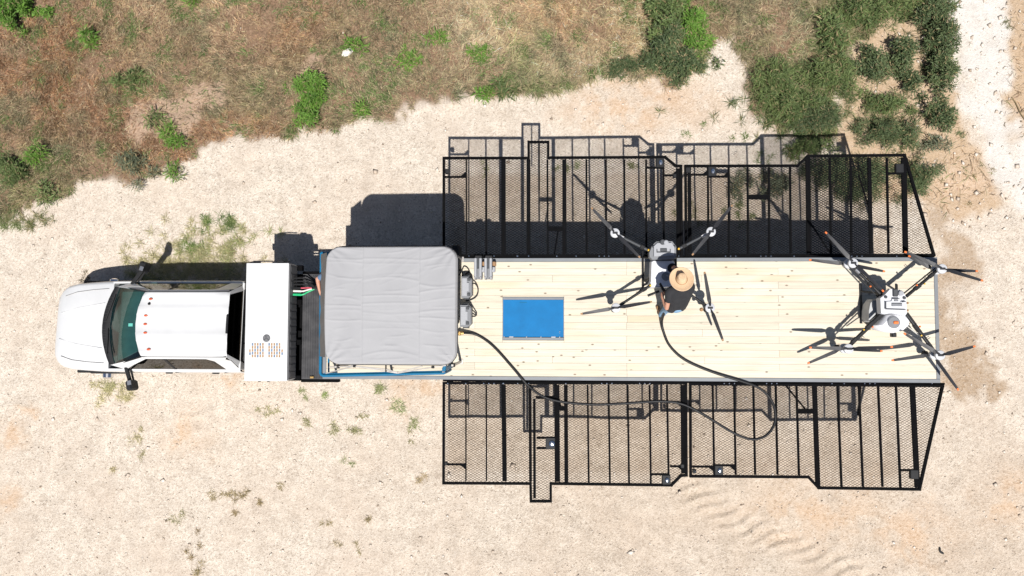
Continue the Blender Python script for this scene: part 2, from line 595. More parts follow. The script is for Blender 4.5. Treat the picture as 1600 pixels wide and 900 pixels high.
VEG = gpoly([(-900, -900), (-900, 420), (0, 352), (50, 338), (85, 310), (130, 296), (190, 280), (250, 266), (300, 250), (345, 222), (380, 200),
             (400, 213), (440, 205), (500, 196), (560, 184), (600, 178), (640, 175), (690, 168), (740, 158), (800, 150), (850, 139),
             (900, 130), (960, 124), (990, 120), (1010, 113), (1040, 124), (1075, 129), (1090, 105), (1098, 75), (1122, 62), (1142, 66),
             (1152, 85), (1172, 112), (1168, 145), (1195, 178), (1212, 212), (1312, 212), (1310, 185), (1290, 150), (1318, 120),
             (1328, 70), (1350, 40), (1420, 20), (1425, -900)])
WHITE = gpoly([(1478, -60), (1492, 60), (1500, 120), (1512, 170), (1545, 220), (1555, 290), (1600, 330), (1640, 340), (1660, 250),
               (1600, 210), (1572, 160), (1575, 100), (1585, 40), (1570, -60)])
TAN = gpoly([(1340, 20), (1330, 120), (1310, 190), (1330, 260), (1440, 330), (1500, 330), (1560, 330), (1545, 250), (1500, 190), (1490, 100),
             (1480, 20), (1475, -300), (1420, -300)])
TAN2 = gpoly([(1565, -300), (1575, 60), (1560, 150), (1590, 220), (1700, 260), (1900, 260), (1900, -300)])
DAMP = gpoly([(1440, 290), (1485, 330), (1488, 360), (1520, 375), (1530, 420), (1500, 455), (1512, 490), (1535, 520), (1560, 565), (1550, 600),
              (1525, 590), (1500, 610), (1475, 600), (1440, 520)])
DAMP2 = gpoly([(1488, 520), (1520, 505), (1530, 540), (1560, 575), (1562, 605), (1535, 640), (1505, 625), (1490, 590)])
BARE = gpoly([(200, 190), (215, 150), (260, 145), (330, 125), (365, 135), (350, 175), (310, 190), (300, 215), (260, 215), (225, 225)])
BARE2 = gpoly([(455, 110), (490, 85), (512, 90), (508, 115), (470, 130)])
RUST = [(285, 675, 34, 26), (315, 690, 26, 14), (10, 680, 22, 24), (35, 635, 16, 10), (360, 595, 40, 9), (660, 610, 50, 30), (1430, 840, 60, 45), (1580, 790, 50, 40),
        (10, 790, 30, 14), (1500, 290, 50, 30), (1000, 165, 120, 40), (1280, 800, 90, 40)]
DIRT_AND_SHADE = [(640, 700, 90, 40, 1.0), (900, 790, 160, 40, .6), (1000, 880, 200, 40, .6), (760, 690, 70, 110, .5), (1150, 690, 300, 80, .7)]


def zones(x, y):
    """soft zone weights at ground points"""
    wx = x + (fbm(x * 1.7, y * 1.7, 4, 5) - .5) * 0.9 + (fbm(x * 7, y * 7, 3, 6) - .5) * 0.35
    wy = y + (fbm(x * 1.7, y * 1.7, 4, 8) - .5) * 0.9 + (fbm(x * 7, y * 7, 3, 9) - .5) * 0.35
    z = {k: inside(wx, wy, p).astype(float) for k, p in
         dict(veg=VEG, white=WHITE, tan=TAN, tan2=TAN2, damp=DAMP, damp2=DAMP2, bare=BARE, bare2=BARE2).items()}
    z['tan'] = np.maximum(z['tan'], z['tan2'])
    z['damp'] = np.maximum(z['damp'] * 0.9, z['damp2'])
    z['bare'] = np.maximum(z['bare'], z['bare2'])
    rust = np.zeros_like(x)
    for px, py, rx, ry in RUST:
        c = at(px, py, 0)
        rust = np.maximum(rust, 1.1 * np.exp(-(((wx - c.x) / (rx / 64.5)) ** 2 + ((wy - c.y) / (ry / 64.5)) ** 2)) * 0.9)
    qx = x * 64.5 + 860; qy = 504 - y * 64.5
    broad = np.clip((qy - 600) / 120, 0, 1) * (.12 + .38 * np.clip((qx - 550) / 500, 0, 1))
    under = ((qx > 700) & (qx < 1380) & (qy > 270) & (qy < 735)) * .75  # shade of the mesh wings, painted into the gravel colour
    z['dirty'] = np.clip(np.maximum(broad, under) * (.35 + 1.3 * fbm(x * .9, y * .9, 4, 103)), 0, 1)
    z['rust'] = rust * (.35 + .65 * np.clip((fbm(x * 3, y * 3, 4, 29) - .40) * 9, 0, 1))
    z['damp'] = z['damp'] * np.clip((fbm(x * 2.4, y * 2.4, 4, 67) - .37) * 11, .2, 1)
    z['white'] = z['white'] * np.clip((fbm(x * 1.5, y * .8, 4, 61) - .34) * 8, .25, 1)
    return z


TRACK0, TRACK1 = at(1065, 758, 0), at(1330, 905, 0)


def height(x, y):
    h = (fbm(x * 0.35, y * 0.35, 4, 21) - .5) * 0.16 + (fbm(x * 2.2, y * 2.2, 3, 33) - .5) * 0.035
    h = h + .16 * np.clip(fbm(x * 2.6, y * 2.6, 3, 41) - .42, 0, 1) * inside(x, y, VEG)
    d = (TRACK1 - TRACK0).xy
    L = d.length; d = d / L
    s = (x - TRACK0.x) * d.x + (y - TRACK0.y) * d.y
    t = -(x - TRACK0.x) * d.y + (y - TRACK0.y) * d.x + 0.12 * np.sin(s * 1.1)
    m = np.exp(-(t / 0.30) ** 4) * (s > -0.2) * (s < L + 1.5)
    h = h + m * (0.08 * (np.mod((y - 0.42 * x + 0.05 * np.sin(x * 5 + y * 3)) / 0.31, 1.0) ** 2.0) - 0.03) * (0.55 + 0.9 * vnoise(x * 3, y * 3, 77))
    # shallow turning scrubs left of the trailer
    for (px, py, r) in ((300, 720, 1.1), (350, 735, 1.5), (20, 690, 0.9)):
        c = at(px, py, 0)
        rr = np.hypot(x - c.x, y - c.y)
        a = np.arctan2(y - c.y, x - c.x)
        h = h + 0.022 * np.exp(-((rr - r) / 0.05) ** 2) * ((a > 0.5) & (a < 2.2))
    return h


def h1(x, y):
    return float(height(np.array([float(x)]), np.array([float(y)]))[0])


def axis_coords(a, b, step):
    f = np.arange(a, b + step / 2, step)
    far = np.array([0.5, 1.5, 3.5, 8, 16, 34, 70, 140, 290, 600])
    return np.concatenate([(a - far)[::-1], f, b + far])


def ground_material():
    m, nt, b = new_mat('ground')
    L = nt.links.new
    N = nt.nodes.new
    b.inputs['Roughness'].default_value = 0.95
    b.inputs['Specular IOR Level'].default_value = 0.15
    tc = N('ShaderNodeTexCoord')
    P = tc.outputs['Object']

    def vor(scale, feat='F1'):
        v = N('ShaderNodeTexVoronoi'); v.inputs['Scale'].default_value = scale; v.feature = feat
        L(P, v.inputs['Vector']); return v

    def noi(scale, det=5, rough=.6):
        n = N('ShaderNodeTexNoise'); n.inputs['Scale'].default_value = scale; n.inputs['Detail'].default_value = det
        n.inputs['Roughness'].default_value = rough
        L(P, n.inputs['Vector']); return n

    def ramp(src, stops):
        r = N('ShaderNodeValToRGB'); e = r.color_ramp.elements
        e[0].position, e[0].color = stops[0][0], stops[0][1] + (1,)
        e[1].position, e[1].color = stops[-1][0], stops[-1][1] + (1,)
        for p, c in stops[1:-1]:
            q = e.new(p); q.color = c + (1,)
        L(src, r.inputs['Fac']); return r.outputs['Color']

    def mix(fac, a, c, mode='MIX'):
        x = N('ShaderNodeMix'); x.data_type = 'RGBA'; x.blend_type = mode
        if isinstance(fac, float): x.inputs['Factor'].default_value = fac
        else: L(fac, x.inputs['Factor'])
        for s, i in ((a, 6), (c, 7)):
            if isinstance(s, tuple): x.inputs[i].default_value = s + (1,)
            else: L(s, x.inputs[i])
        return x.outputs[2]

    def attr(n):
        a = N('ShaderNodeAttribute'); a.attribute_name = n; return a.outputs['Fac']

    def sep0(col):
        s = N('ShaderNodeSeparateColor'); L(col, s.inputs['Color']); return s.outputs[0]
    # crushed limestone: every cell a chip of its own tone
    v1 = vor(26.0); v2 = vor(58.0)
    chip = ramp(sep0(v1.outputs['Color']), [(0.0, (0.29, 0.232, 0.18)), (0.14, (0.50, 0.427, 0.345)), (0.6, (0.60, 0.523, 0.433)), (1.0, (0.72, 0.65, 0.565))])
    chip2 = ramp(sep0(v2.outputs['Color']), [(0.0, (0.22, 0.172, 0.135)), (0.22, (0.53, 0.455, 0.37)), (1.0, (0.70, 0.628, 0.535))])
    gravel = mix(0.5, chip, chip2)
    big = noi(0.55, 6)
    gravel = mix(ramp(big.outputs['Fac'], [(0.40, (0, 0, 0)), (0.70, (0.5, 0.5, 0.5))]), gravel, (0.53, 0.43, 0.34))
    med = noi(2.8, 6)
    gravel = mix(1.0, gravel, ramp(med.outputs['Fac'], [(0.32, (0.86, 0.85, 0.84)), (0.62, (1.05, 1.05, 1.05))]), 'MULTIPLY')
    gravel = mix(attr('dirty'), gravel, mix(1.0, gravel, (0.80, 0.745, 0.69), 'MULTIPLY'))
    # other grounds
    fine = noi(22, 6, .75)
    soil = ramp(fine.outputs['Fac'], [(0.30, (0.10, 0.067, 0.042)), (0.55, (0.24, 0.153, 0.096)), (0.78, (0.41, 0.285, 0.19))])
    tan = mix(0.22, ramp(fine.outputs['Fac'], [(0.28, (0.33, 0.215, 0.12)), (0.72, (0.50, 0.35, 0.21))]), chip)
    damp = mix(0.3, ramp(fine.outputs['Fac'], [(0.28, (0.20, 0.12, 0.062)), (0.72, (0.40, 0.27, 0.155))]), chip)
    white = mix(0.25, ramp(med.outputs['Fac'], [(0.3, (0.54, 0.505, 0.46)), (0.7, (0.66, 0.635, 0.595))]), chip)
    rust = mix(0.4, ramp(fine.outputs['Fac'], [(0.28, (0.40, 0.235, 0.12)), (0.72, (0.56, 0.36, 0.205))]), chip)
    c = mix(attr('tan'), gravel, tan)
    c = mix(attr('white'), c, white)
    c = mix(attr('rust'), c, rust)
    soil = mix(attr('bare'), soil, ramp(fine.outputs['Fac'], [(0.28, (0.27, 0.175, 0.115)), (0.72, (0.47, 0.345, 0.25))]))
    c = mix(attr('veg'), c, soil)
    c = mix(attr('damp'), c, damp)
    L(c, b.inputs['Base Color'])
    # fine relief
    hm = N('ShaderNodeMath'); hm.operation = 'MULTIPLY_ADD'; hm.inputs[1].default_value = 0.6
    L(v1.outputs['Distance'], hm.inputs[0]); L(v2.outputs['Distance'], hm.inputs[2])
    hm2 = N('ShaderNodeMath'); hm2.operation = 'MULTIPLY_ADD'; hm2.inputs[1].default_value = 1.2
    L(fine.outputs['Fac'], hm2.inputs[0]); L(hm.outputs[0], hm2.inputs[2])
    bp = N('ShaderNodeBump'); bp.inputs['Strength'].default_value = 0.6; bp.inputs['Distance'].default_value = 0.022
    bp.invert = False
    L(hm2.outputs[0], bp.inputs['Height']); L(bp.outputs['Normal'], b.inputs['Normal'])
    return m


def make_ground():
    xs = axis_coords(-15.5, 12.5, 0.05); ys = axis_coords(-7.5, 9.2, 0.05)
    X, Y = np.meshgrid(xs, ys)
    x, y = X.ravel(), Y.ravel()
    z = height(x, y)
    far = np.maximum(np.maximum(np.abs(x) - 20, np.abs(y) - 14), 0)
    z = z * np.clip(1 - far / 40, 0, 1)
    nx, ny = len(xs), len(ys)
    i = (np.arange(ny - 1)[:, None] * nx + np.arange(nx - 1)[None, :]).ravel()
    quads = np.stack([i, i + 1, i + nx + 1, i + nx], 1)
    g = tri_mesh('ground', np.stack([x, y, z], 1), quads, ground_material(), smooth=True)
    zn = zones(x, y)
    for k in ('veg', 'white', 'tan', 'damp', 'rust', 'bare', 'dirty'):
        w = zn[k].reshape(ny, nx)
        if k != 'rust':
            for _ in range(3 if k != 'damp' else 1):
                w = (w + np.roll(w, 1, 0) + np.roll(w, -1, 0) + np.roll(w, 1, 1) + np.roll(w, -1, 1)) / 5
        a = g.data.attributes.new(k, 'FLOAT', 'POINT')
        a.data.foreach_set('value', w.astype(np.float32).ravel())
    tag(g, kind='structure')
    return g


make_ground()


# ------------------------------------------------------------------ trailer
DZ = 2.38                                        # deck height
DX0, DX1, DY0, DY1 = -4.80, 7.89, -1.195, 1.355   # outer deck edges
ORG = Vector((1.5, 0.08, 0.0))
trailer = tag(empty('trailer', ORG), 'long flat trailer with pale pine plank deck and fold-out black mesh wings', 'trailer')


def tp(mb, name, mat, parent=trailer, smooth=False):
    return mb.build(name, mat, parent, ORG, smooth)


# deck: hidden sub-floor, grey edge trim, one board at a time
SW = 0.075
deck = tp(MB().box(((DX0 + DX1) / 2, (DY0 + DY1) / 2, DZ - 0.075), (DX1 - DX0 - .02, DY1 - DY0 - .02, 0.07)), 'deck', 'black_steel')
edge = MB()
edge.box(((DX0 + DX1) / 2, DY1 - SW / 2, DZ - 0.06), (DX1 - DX0, SW, 0.124), .006)
edge.box(((DX0 + DX1) / 2, DY0 + SW / 2, DZ - 0.06), (DX1 - DX0, SW, 0.124), .006)
edge.box((DX1 - SW / 2, (DY0 + DY1) / 2, DZ - 0.06), (SW, DY1 - DY0 - 2 * SW - .004, 0.124), .006)
edge.box((DX0 + SW / 2, (DY0 + DY1) / 2, DZ - 0.06), (SW, DY1 - DY0 - 2 * SW - .004, 0.124), .006)
tp(edge, 'edge_trim', 'grey_edge')
NB = 17
by0, by1 = DY0 + SW + .003, DY1 - SW - .003
bx0, bx1 = DX0 + SW + .003, DX1 - SW - .003
bw = (by1 - by0) / NB
JX = [at(px, 500, DZ).x for px in (504, 742, 979, 1217)]
HX0, HX1 = at(785.5, 498, DZ).x, at(881, 498, DZ).x
HY0, HY1 = at(833, 531.5, DZ).y, at(833, 464, DZ).y
board_mesh = {}
rb = random.Random(5)


def board_data(L, w):
    k = (round(L, 3), round(w, 4))
    if k not in board_mesh:
        mb = MB().box((0, 0, 0), (L - .003, w - .0028, .038), .0016)
        me = bpy.data.meshes.new('deck_board')
        me.from_pydata(mb.v, [], mb.f)
        me.materials.append(M['pine_board'])
        board_mesh[k] = me
    return board_mesh[k]


def put_board(x0, x1, y0, y1):
    if x1 - x0 < .03 or y1 - y0 < .015: return
    o = bpy.data.objects.new('deck_board', board_data(x1 - x0, y1 - y0))
    COL.objects.link(o)
    o.parent = deck
    o.location = Vector(((x0 + x1) / 2, (y0 + y1) / 2, DZ - .019 + rb.uniform(-.002, .0015))) - ORG


for r in range(NB):
    y0, y1 = by0 + r * bw, by0 + (r + 1) * bw
    if r % 2:
        js = [x for x in JX if x > bx0 + .2]
    else:
        js = [x + 1.58 + rb.uniform(-.05, .05) for x in JX[:3]] if r % 4 else [JX[2] + rb.uniform(-.02, .02)]
    js = [bx0] + [j for j in js if bx0 + .3 < j < bx1 - .3] + [bx1]
    for a, b in zip(js[:-1], js[1:]):
        # cut out the hatch
        ov0, ov1 = max(y0, HY0), min(y1, HY1)
        if ov1 - ov0 > 0.002 and b > HX0 and a < HX1:
            put_board(a, min(b, HX0 - .003), y0, y1)
            put_board(max(a, HX1 + .003), b, y0, y1)
            xa, xb = max(a, HX0 - .003), min(b, HX1 + .003)
            put_board(xa, xb, y0, ov0 - .003)
            put_board(xa, xb, ov1 + .003, y1)
        else:
            put_board(a, b, y0, y1)

# blue hatch let into the deck
hx, hy = (HX0 + HX1) / 2, (HY0 + HY1) / 2
hatch = tp(MB().box((hx, hy + .005, DZ - .004), (HX1 - HX0 - .012, HY1 - HY0 - .125, .02), .004), 'hatch', 'blue_hatch')
tag(hatch, 'bright blue hatch panel let into the plank deck')
fr = MB()
fr.box((hx, HY1 - .03, DZ - .002), (HX1 - HX0, .056, .034), .004)
fr.box((hx, HY0 + .03, DZ - .002), (HX1 - HX0, .056, .034), .004)
for sx in (HX0 + .003, HX1 - .003):
    fr.box((sx, hy, DZ - .004), (.010, HY1 - HY0 - .122, .03))
tp(fr, 'hatch_frame', 'grey_edge', hatch)
tp(MB().box((HX0 + .43, HY1 - .115, DZ + .008), (.15, .014, .008), .002), 'hatch_label', 'blue_steel', hatch)
hl = MB()
for kx in (.03, .18, .50, .80, 1.06, 1.19):
    hl.box((HX0 + kx, HY0 + .066, DZ + .010), (.09 if kx in (.18, 1.06) else .02, .016, .012), .002)
for ky in (.155, .185):
    hl.lathe((HX1 - .085, HY0 + ky, DZ + .007), [(.009, 0), (.009, .006), (.004, .009)], 8)
tp(hl, 'hatch_screws', 'steel', hatch)['kind'] = 'stuff'


# wings of expanded metal
def zwing(y):
    return DZ - .05 + 0.036 * (max(0, y - DY1) + max(0, DY0 - y))


def wpt(px, py):
    z = DZ
    for _ in range(4):
        p = at(px, py, z); z = zwing(p.y)
    return Vector((p.x, p.y, z))


def line_hits(poly, o, d):
    """parameters where the line o+t*d crosses the polygon"""
    ts = []
    n = (-d[1], d[0])
    for i in range(len(poly)):
        a, b = poly[i], poly[(i + 1) % len(poly)]
        da = (a[0] - o[0]) * n[0] + (a[1] - o[1]) * n[1]
        db = (b[0] - o[0]) * n[0] + (b[1] - o[1]) * n[1]
        if (da > 0) != (db > 0):
            s = da / (da - db)
            x, y = a[0] + (b[0] - a[0]) * s, a[1] + (b[1] - a[1]) * s
            ts.append((x - o[0]) * d[0] + (y - o[1]) * d[1])
    return sorted(ts)


def mesh_panel(poly, parent, lift=.024, shift=0.0):
    mb = MB()
    xs = [p[0] for p in poly]; ys = [p[1] for p in poly]
    c = ((min(xs) + max(xs)) / 2, (min(ys) + max(ys)) / 2)
    rad = math.hypot(max(xs) - min(xs), max(ys) - min(ys)) / 2
    pitch, w, t = 0.044, 0.0062, 0.004
    for fam, ang in ((0, R_(31)), (1, R_(-31))):
        d = (math.cos(ang), math.sin(ang)); n = (-d[1], d[0])
        k = int(rad / pitch) + 1
        for i in range(-k, k + 1):
            o = (c[0] + n[0] * (i + shift) * pitch, c[1] + n[1] * (i + shift) * pitch)
            ts = line_hits(poly, o, d)
            for t0, t1 in zip(ts[0::2], ts[1::2]):
                e0 = (o[0] + d[0] * t0, o[1] + d[1] * t0); e1 = (o[0] + d[0] * t1, o[1] + d[1] * t1)
                vs = []
                for e in (e0, e1):
                    zz = zwing(e[1]) + lift + fam * .0015
                    for (u, v) in ((-w / 2, 0), (w / 2, 0), (w / 2, t), (-w / 2, t)):
                        vs.append((e[0] + n[0] * u, e[1] + n[1] * u, zz + v))
                mb.add(vs, [(0, 1, 5, 4), (1, 2, 6, 5), (2, 3, 7, 6), (3, 0, 4, 7)])
    o = tp(mb, 'expanded_mesh', 'black_mesh', parent)
    o['kind'] = 'stuff'
    return o


def make_wing(outline, ribs, label, hinge_xs):
    P = [wpt(*q) for q in outline]
    fm = MB()
    for a, b in zip(P, P[1:] + P[:1]):
        d = (b - a).normalized()
        fm.bar(a - d * .026, b + d * .026, .052, .06, .006)
    frame = tag(tp(fm, 'wing_frame', 'black_steel'), label)
    for q0, q1, w in ribs:
        a, b = wpt(*q0), wpt(*q1)
        d = (b - a).normalized()
        a, b = a + d * .03, b - d * .03
        tp(MB().bar(a - Vector((0, 0, .004)), b - Vector((0, 0, .004)), w, .05, .004), 'wing_rib', 'black_steel', frame)
    mesh_panel([(p.x, p.y) for p in P], frame)
    return frame


TH, MD, TN = .092, .037, .026
W_UL = make_wing([(693.5, 399.5), (693.5, 247), (826, 247), (826, 222), (856.5, 222), (856.5, 246.5), (1039, 245.5), (1055.5, 259), (1064, 259.5), (1065, 399.5)],
    [((728.8, 399), (728.6, 247), TN), ((759.7, 399), (759.7, 247), MD), ((786.8, 399), (786.6, 247), TH), ((825.9, 399), (825.7, 247), .08),
     ((856, 399), (855.3, 247), MD), ((842.6, 300), (842.6, 222), TN), ((882, 399), (881.7, 247), .085), ((916.6, 399), (916.2, 247), MD), ((947.4, 399), (946.8, 247), MD),
     ((976, 399), (975.4, 247), MD), ((1010, 399), (1009.5, 247), MD), ((1037.4, 399), (1036.6, 247), MD), ((1060, 399), (1059, 261), .07)],
    'far left mesh wing with a narrow step tab at its outer edge', None)
W_UR = make_wing([(1072, 399), (1071, 259.5), (1246, 259), (1262, 243.8), (1413, 242.4), (1459, 398.5)],
    [((1078, 398), (1077, 259), .07), ((1107, 398), (1106, 259), MD), ((1139, 398), (1138.4, 259), MD), ((1169, 398), (1168, 259), MD), ((1202, 398), (1201.4, 259), MD),
     ((1235.5, 398), (1234.5, 259), MD), ((1264, 398), (1262.3, 244), TH), ((1298.5, 398), (1296.5, 244), MD), ((1330.5, 398), (1328.8, 244), MD),
     ((1361, 398), (1358, 244), .07), ((1388.5, 398), (1385.5, 244), MD), ((1415, 398), (1412, 244), .10)],
    'far right mesh wing with a slanted end beside the drone with double rotors', None)
W_LL = make_wing([(693.5, 598.5), (693, 754.8), (829, 755.5), (829.5, 783), (860.5, 783), (860.5, 755.5), (1049, 758), (1064, 743), (1072.5, 742.5), (1071.5, 598.5)],
    [((728, 599), (728, 754), TN), ((760, 599), (760, 754), TN), ((786.8, 599), (788.5, 754), TH), ((828, 599), (829, 755), .06), ((834.8, 621), (835.3, 781), .055),
     ((870, 599), (871, 755), .11), ((884, 599), (885, 756), .08), ((918, 599), (920, 756), MD), ((951, 599), (953, 757), MD), ((980.6, 599), (983, 757), MD),
     ((1015, 599), (1017, 758), MD), ((1042, 599), (1045, 757), MD), ((1066.5, 599), (1067.5, 742), .08),
     ((835, 621), (869, 621), .06), ((836, 684), (869, 684), .045), ((836, 700), (869, 700), .045)],
    'near left mesh wing with a framed step gate at its outer edge', None)
W_LR = make_wing([(1078.5, 600), (1079, 744), (1263, 745.3), (1279, 762.2), (1436.3, 764.5), (1472.5, 603)],
    [((1113.5, 600), (1116, 744), MD), ((1147, 600), (1149.5, 744), MD), ((1177, 600), (1180, 744), MD), ((1212, 600), (1215, 744), MD), ((1244.5, 600), (1248.5, 745), MD),
     ((1272.5, 600), (1278, 762), TH), ((1308.5, 601), (1315, 763), MD), ((1342, 601), (1348.5, 763), MD), ((1372, 601), (1379, 763), MD),
     ((1400, 602), (1407, 764), MD), ((1425.5, 602), (1433.5, 764), .10)],
    'near right mesh wing with a slanted end below the hose loop', None)

mesh_panel([tuple(wpt(*q).xy) for q in ((1264, 397), (1262.5, 246), (1357.5, 245), (1360.5, 397))], W_UR, .036, .5)


def bracket(frame, bar, box, plate=None):
    """light bracket at a wing corner: cross bar, gusset and lamp box"""
    a, b = wpt(*bar[0]), wpt(*bar[1])
    tp(MB().bar(a, b, .04, .045, .003), 'cross_bar', 'black_steel', frame)
    c = wpt(*box[:2])
    s = box[2]
    lb = tp(MB().box(c + Vector((0, 0, -.01)), (s, s * 1.15, .09), .01), 'lamp_box', 'black_plastic', frame)
    if plate:
        tp(MB().ball(c + Vector((.01, .0, .04)), (s * .25, s * .34, .03), 10, 6), 'lamp_lens', 'chrome', lb)
    g = wpt(*bar[1])
    sgn = 1 if g.y > 0 else -1
    tp(MB().prism([(g.x - .13, g.y), (g.x, g.y), (g.x, g.y + .11 * sgn)][::sgn], g.z - .02, g.z + .02), 'gusset', 'black_steel', frame)


bracket(W_UL, ((695, 276.5), (728, 276.5)), (699, 268, .09))
bracket(W_UL, ((1010, 262), (1037, 262)), (1031, 254.5, .17), True)
bracket(W_UL, ((1037, 274), (1058, 274)), (1054, 275, .07))
bracket(W_UR, ((1073, 273), (1106, 273)), (1075, 266, .10))
bracket(W_UR, ((1106, 276), (1138, 276)), (1112.5, 268, .17), True)
bracket(W_UR, ((1387, 271), (1412, 271)), (1405, 263, .16))
bracket(W_LL, ((695, 725.5), (728, 725.5)), (697, 724, .06))
bracket(W_LL, ((1017, 741), (1045, 741)), (1041, 749.5, .17), True)
bracket(W_LL, ((1047, 728.5), (1067, 728.5)), (1066, 728, .07))
bracket(W_LR, ((1081, 729), (1115, 729)), (1085, 736, .07), True)
bracket(W_LR, ((1116, 727), (1148, 727)), (1123, 734.5, .17), True)
bracket(W_LR, ((1406, 734.5), (1432, 734.5)), (1428, 741, .16))
# latch box in the gate, step plates and their struts
c = wpt(860, 692.5)
lb = tp(MB().box(c, (.20, .24, .08), .01), 'latch_box', 'black_plastic', W_LL)
tp(MB().ball(c + Vector((.03, 0, .04)), (.07, .07, .04), 10, 6), 'latch_lens', 'chrome', lb)
for fr_, x0, x1, y in ((W_UL, 856, 882, 357.5), (W_LL, 871, 885, 638), (W_LR, 1246, 1273, 642.5), (W_UR, 1170, 1201, 308)):
    a, b = wpt(x0, y), wpt(x1, y)
    tp(MB().bar(a, b, .10, .03, .004), 'step_plate', 'black_steel', fr_)
for fr_, q0, q1 in ((W_UL, (872, 360), (866, 398)), (W_LL, (868, 600), (876, 636)), (W_LR, (1229, 601), (1262, 642)), (W_LR, (1349, 602), (1343, 650)),
                    (W_UR, (1345, 270), (1362, 330)), (W_UR, (1265, 340), (1300, 396))):
    a, b = wpt(*q0), wpt(*q1)
    tp(MB().tube([a - Vector((0, 0, .12)), b - Vector((0, 0, .08))], .018, 8), 'gas_strut', 'black_steel', fr_)
# bolts along the two hinges
for y, xs in ((599.0, (700, 728, 786, 787, 756, 764, 772, 809, 826, 884, 940, 948, 956, 999, 1007, 1015, 1131, 1139, 1147, 1197, 1205, 1213, 1350, 1358, 1366, 1299, 1318, 1455)),
              (400.5, (733, 761, 766, 772, 809, 826, 808, 870, 900, 936, 944, 951, 1133, 1141, 1149, 1188, 1196, 1204, 1330, 1338, 1346, 1000, 1060, 1240, 1400))):
    hb = MB()
    for x in xs:
        p = wpt(x, y)
        hb.lathe((p.x, p.y, p.z + .028), [(.014, 0), (.014, .008), (.007, .013)], 8)
    tp(hb, 'hinge_bolts', 'chrome', W_UL if y < 450 else W_LL)['kind'] = 'stuff'
for side, y, x0, x1 in ((1, DY1 + .022, 693, 1462), (-1, DY0 - .022, 693, 1473)):
    a, b = at(x0, 400, DZ).x, at(x1, 400, DZ).x
    hg = MB().tube([(a, y, DZ - .055), (b, y, DZ - .055)], .02, 8)
    n = 34
    for k in range(n):
        xx = a + (b - a) * (k + .5) / n
        hg.tube([(xx - .07, y, DZ - .055), (xx + .07, y, DZ - .055)], .027, 8)
    tp(hg, 'hinge', 'black_steel')

# neck platform in front of the deck (black ribbed steel) and black front lip
NX0, NX1, NY0, NY1, NZ = -5.56, -4.70, -1.30, 1.10, 1.52
neck = tp(MB().box(((NX0 + NX1) / 2, (NY0 + NY1) / 2, NZ - .06), (NX1 - NX0, NY1 - NY0, .11), .01), 'neck_platform', 'ribbed_black')
nr = random.Random(3)
for k in range(16):
    x = NX0 + .03 + k * (NX1 - NX0 - .06) / 15
    tp(MB().box((x, (NY0 + NY1) / 2, NZ), (.026, NY1 - NY0 - .1, .014), .004), 'tread_rib', 'ribbed_black', neck)
tp(MB().box(((NX0 + NX1) / 2, NY0 - .01, NZ - .05), (NX1 - NX0, .06, .14), .01), 'neck_beam', 'black_steel', neck)
tp(MB().box(((NX0 + NX1) / 2, NY1 + .01, NZ - .05), (NX1 - NX0, .06, .14), .01), 'neck_beam', 'black_steel', neck)
tp(MB().box((at(488, 593, NZ).x, NY0 + .07, NZ + .03), (.09, .05, .03), .008), 'strap_clip', 'brass', neck)
tp(MB().box((-4.70, .07, 1.9), (.06, 2.4, .86), .01), 'front_wall', 'black_steel')
for y in (-1.25, -.45, .45, 1.22):
    tp(MB().box((-6.15, y, 1.46), (1.15, .12, .13), .01), 'cabinet_beam', 'black_steel')
tp(MB().box((-6.2, 0, 1.36), (.9, 2.5, .06), .01), 'cabinet_tray', 'black_steel')
tp(MB().box((-5.6, -.1, 1.26), (.6, 2.4, .05), .01), 'neck_underplate', 'black_steel')  # added plate, keeps sunlight from passing the gap beside the cabinet
# chassis below the deck
ch = MB()
for y in (-.75, .9):
    ch.box((1.7, y, .95), (12.2, .14, .30), .02)
for x in np.arange(-4.2, 7.8, 1.35):
    ch.box((x, .075, .98), (.09, 2.3, .16), .01)
ch.bar((-4.4, -.5, .95), (-6.2, -.2, 1.42), .2, .25, .01).bar((-4.4, .65, .95), (-6.2, .35, 1.42), .2, .25, .01)
tp(ch, 'chassis', 'black_steel')
for x in (-4.5, -2.0, 0.6, 3.2, 5.6, 7.6):
    for y in (DY0 + .14, DY1 - .14):
        tp(MB().box((x, y, 1.72), (.09, .09, 1.18), .008), 'deck_post', 'black_steel')
for x in (2.6, 3.5, 4.4):
    tp(MB().tube([(x, -1.0, .40), (x, 1.15, .40)], .05, 10), 'axle', 'black_steel')
    for y in (-1.02, 1.17):
        prof = [(.2, -.12), (.34, -.125), (.385, -.09), (.39, 0), (.385, .09), (.34, .125), (.2, .12)]
        wh = tp(MB().lathe((x, y, .40), prof, 24, 'Y'), 'wheel', 'rubber', smooth=True)
        tp(MB().lathe((x, y, .40), [(.2, -.10), (.12, -.04), (.06, -.06), (.06, .06), (.12, .04), (.2, .10)], 16, 'Y'), 'rim', 'steel', wh)

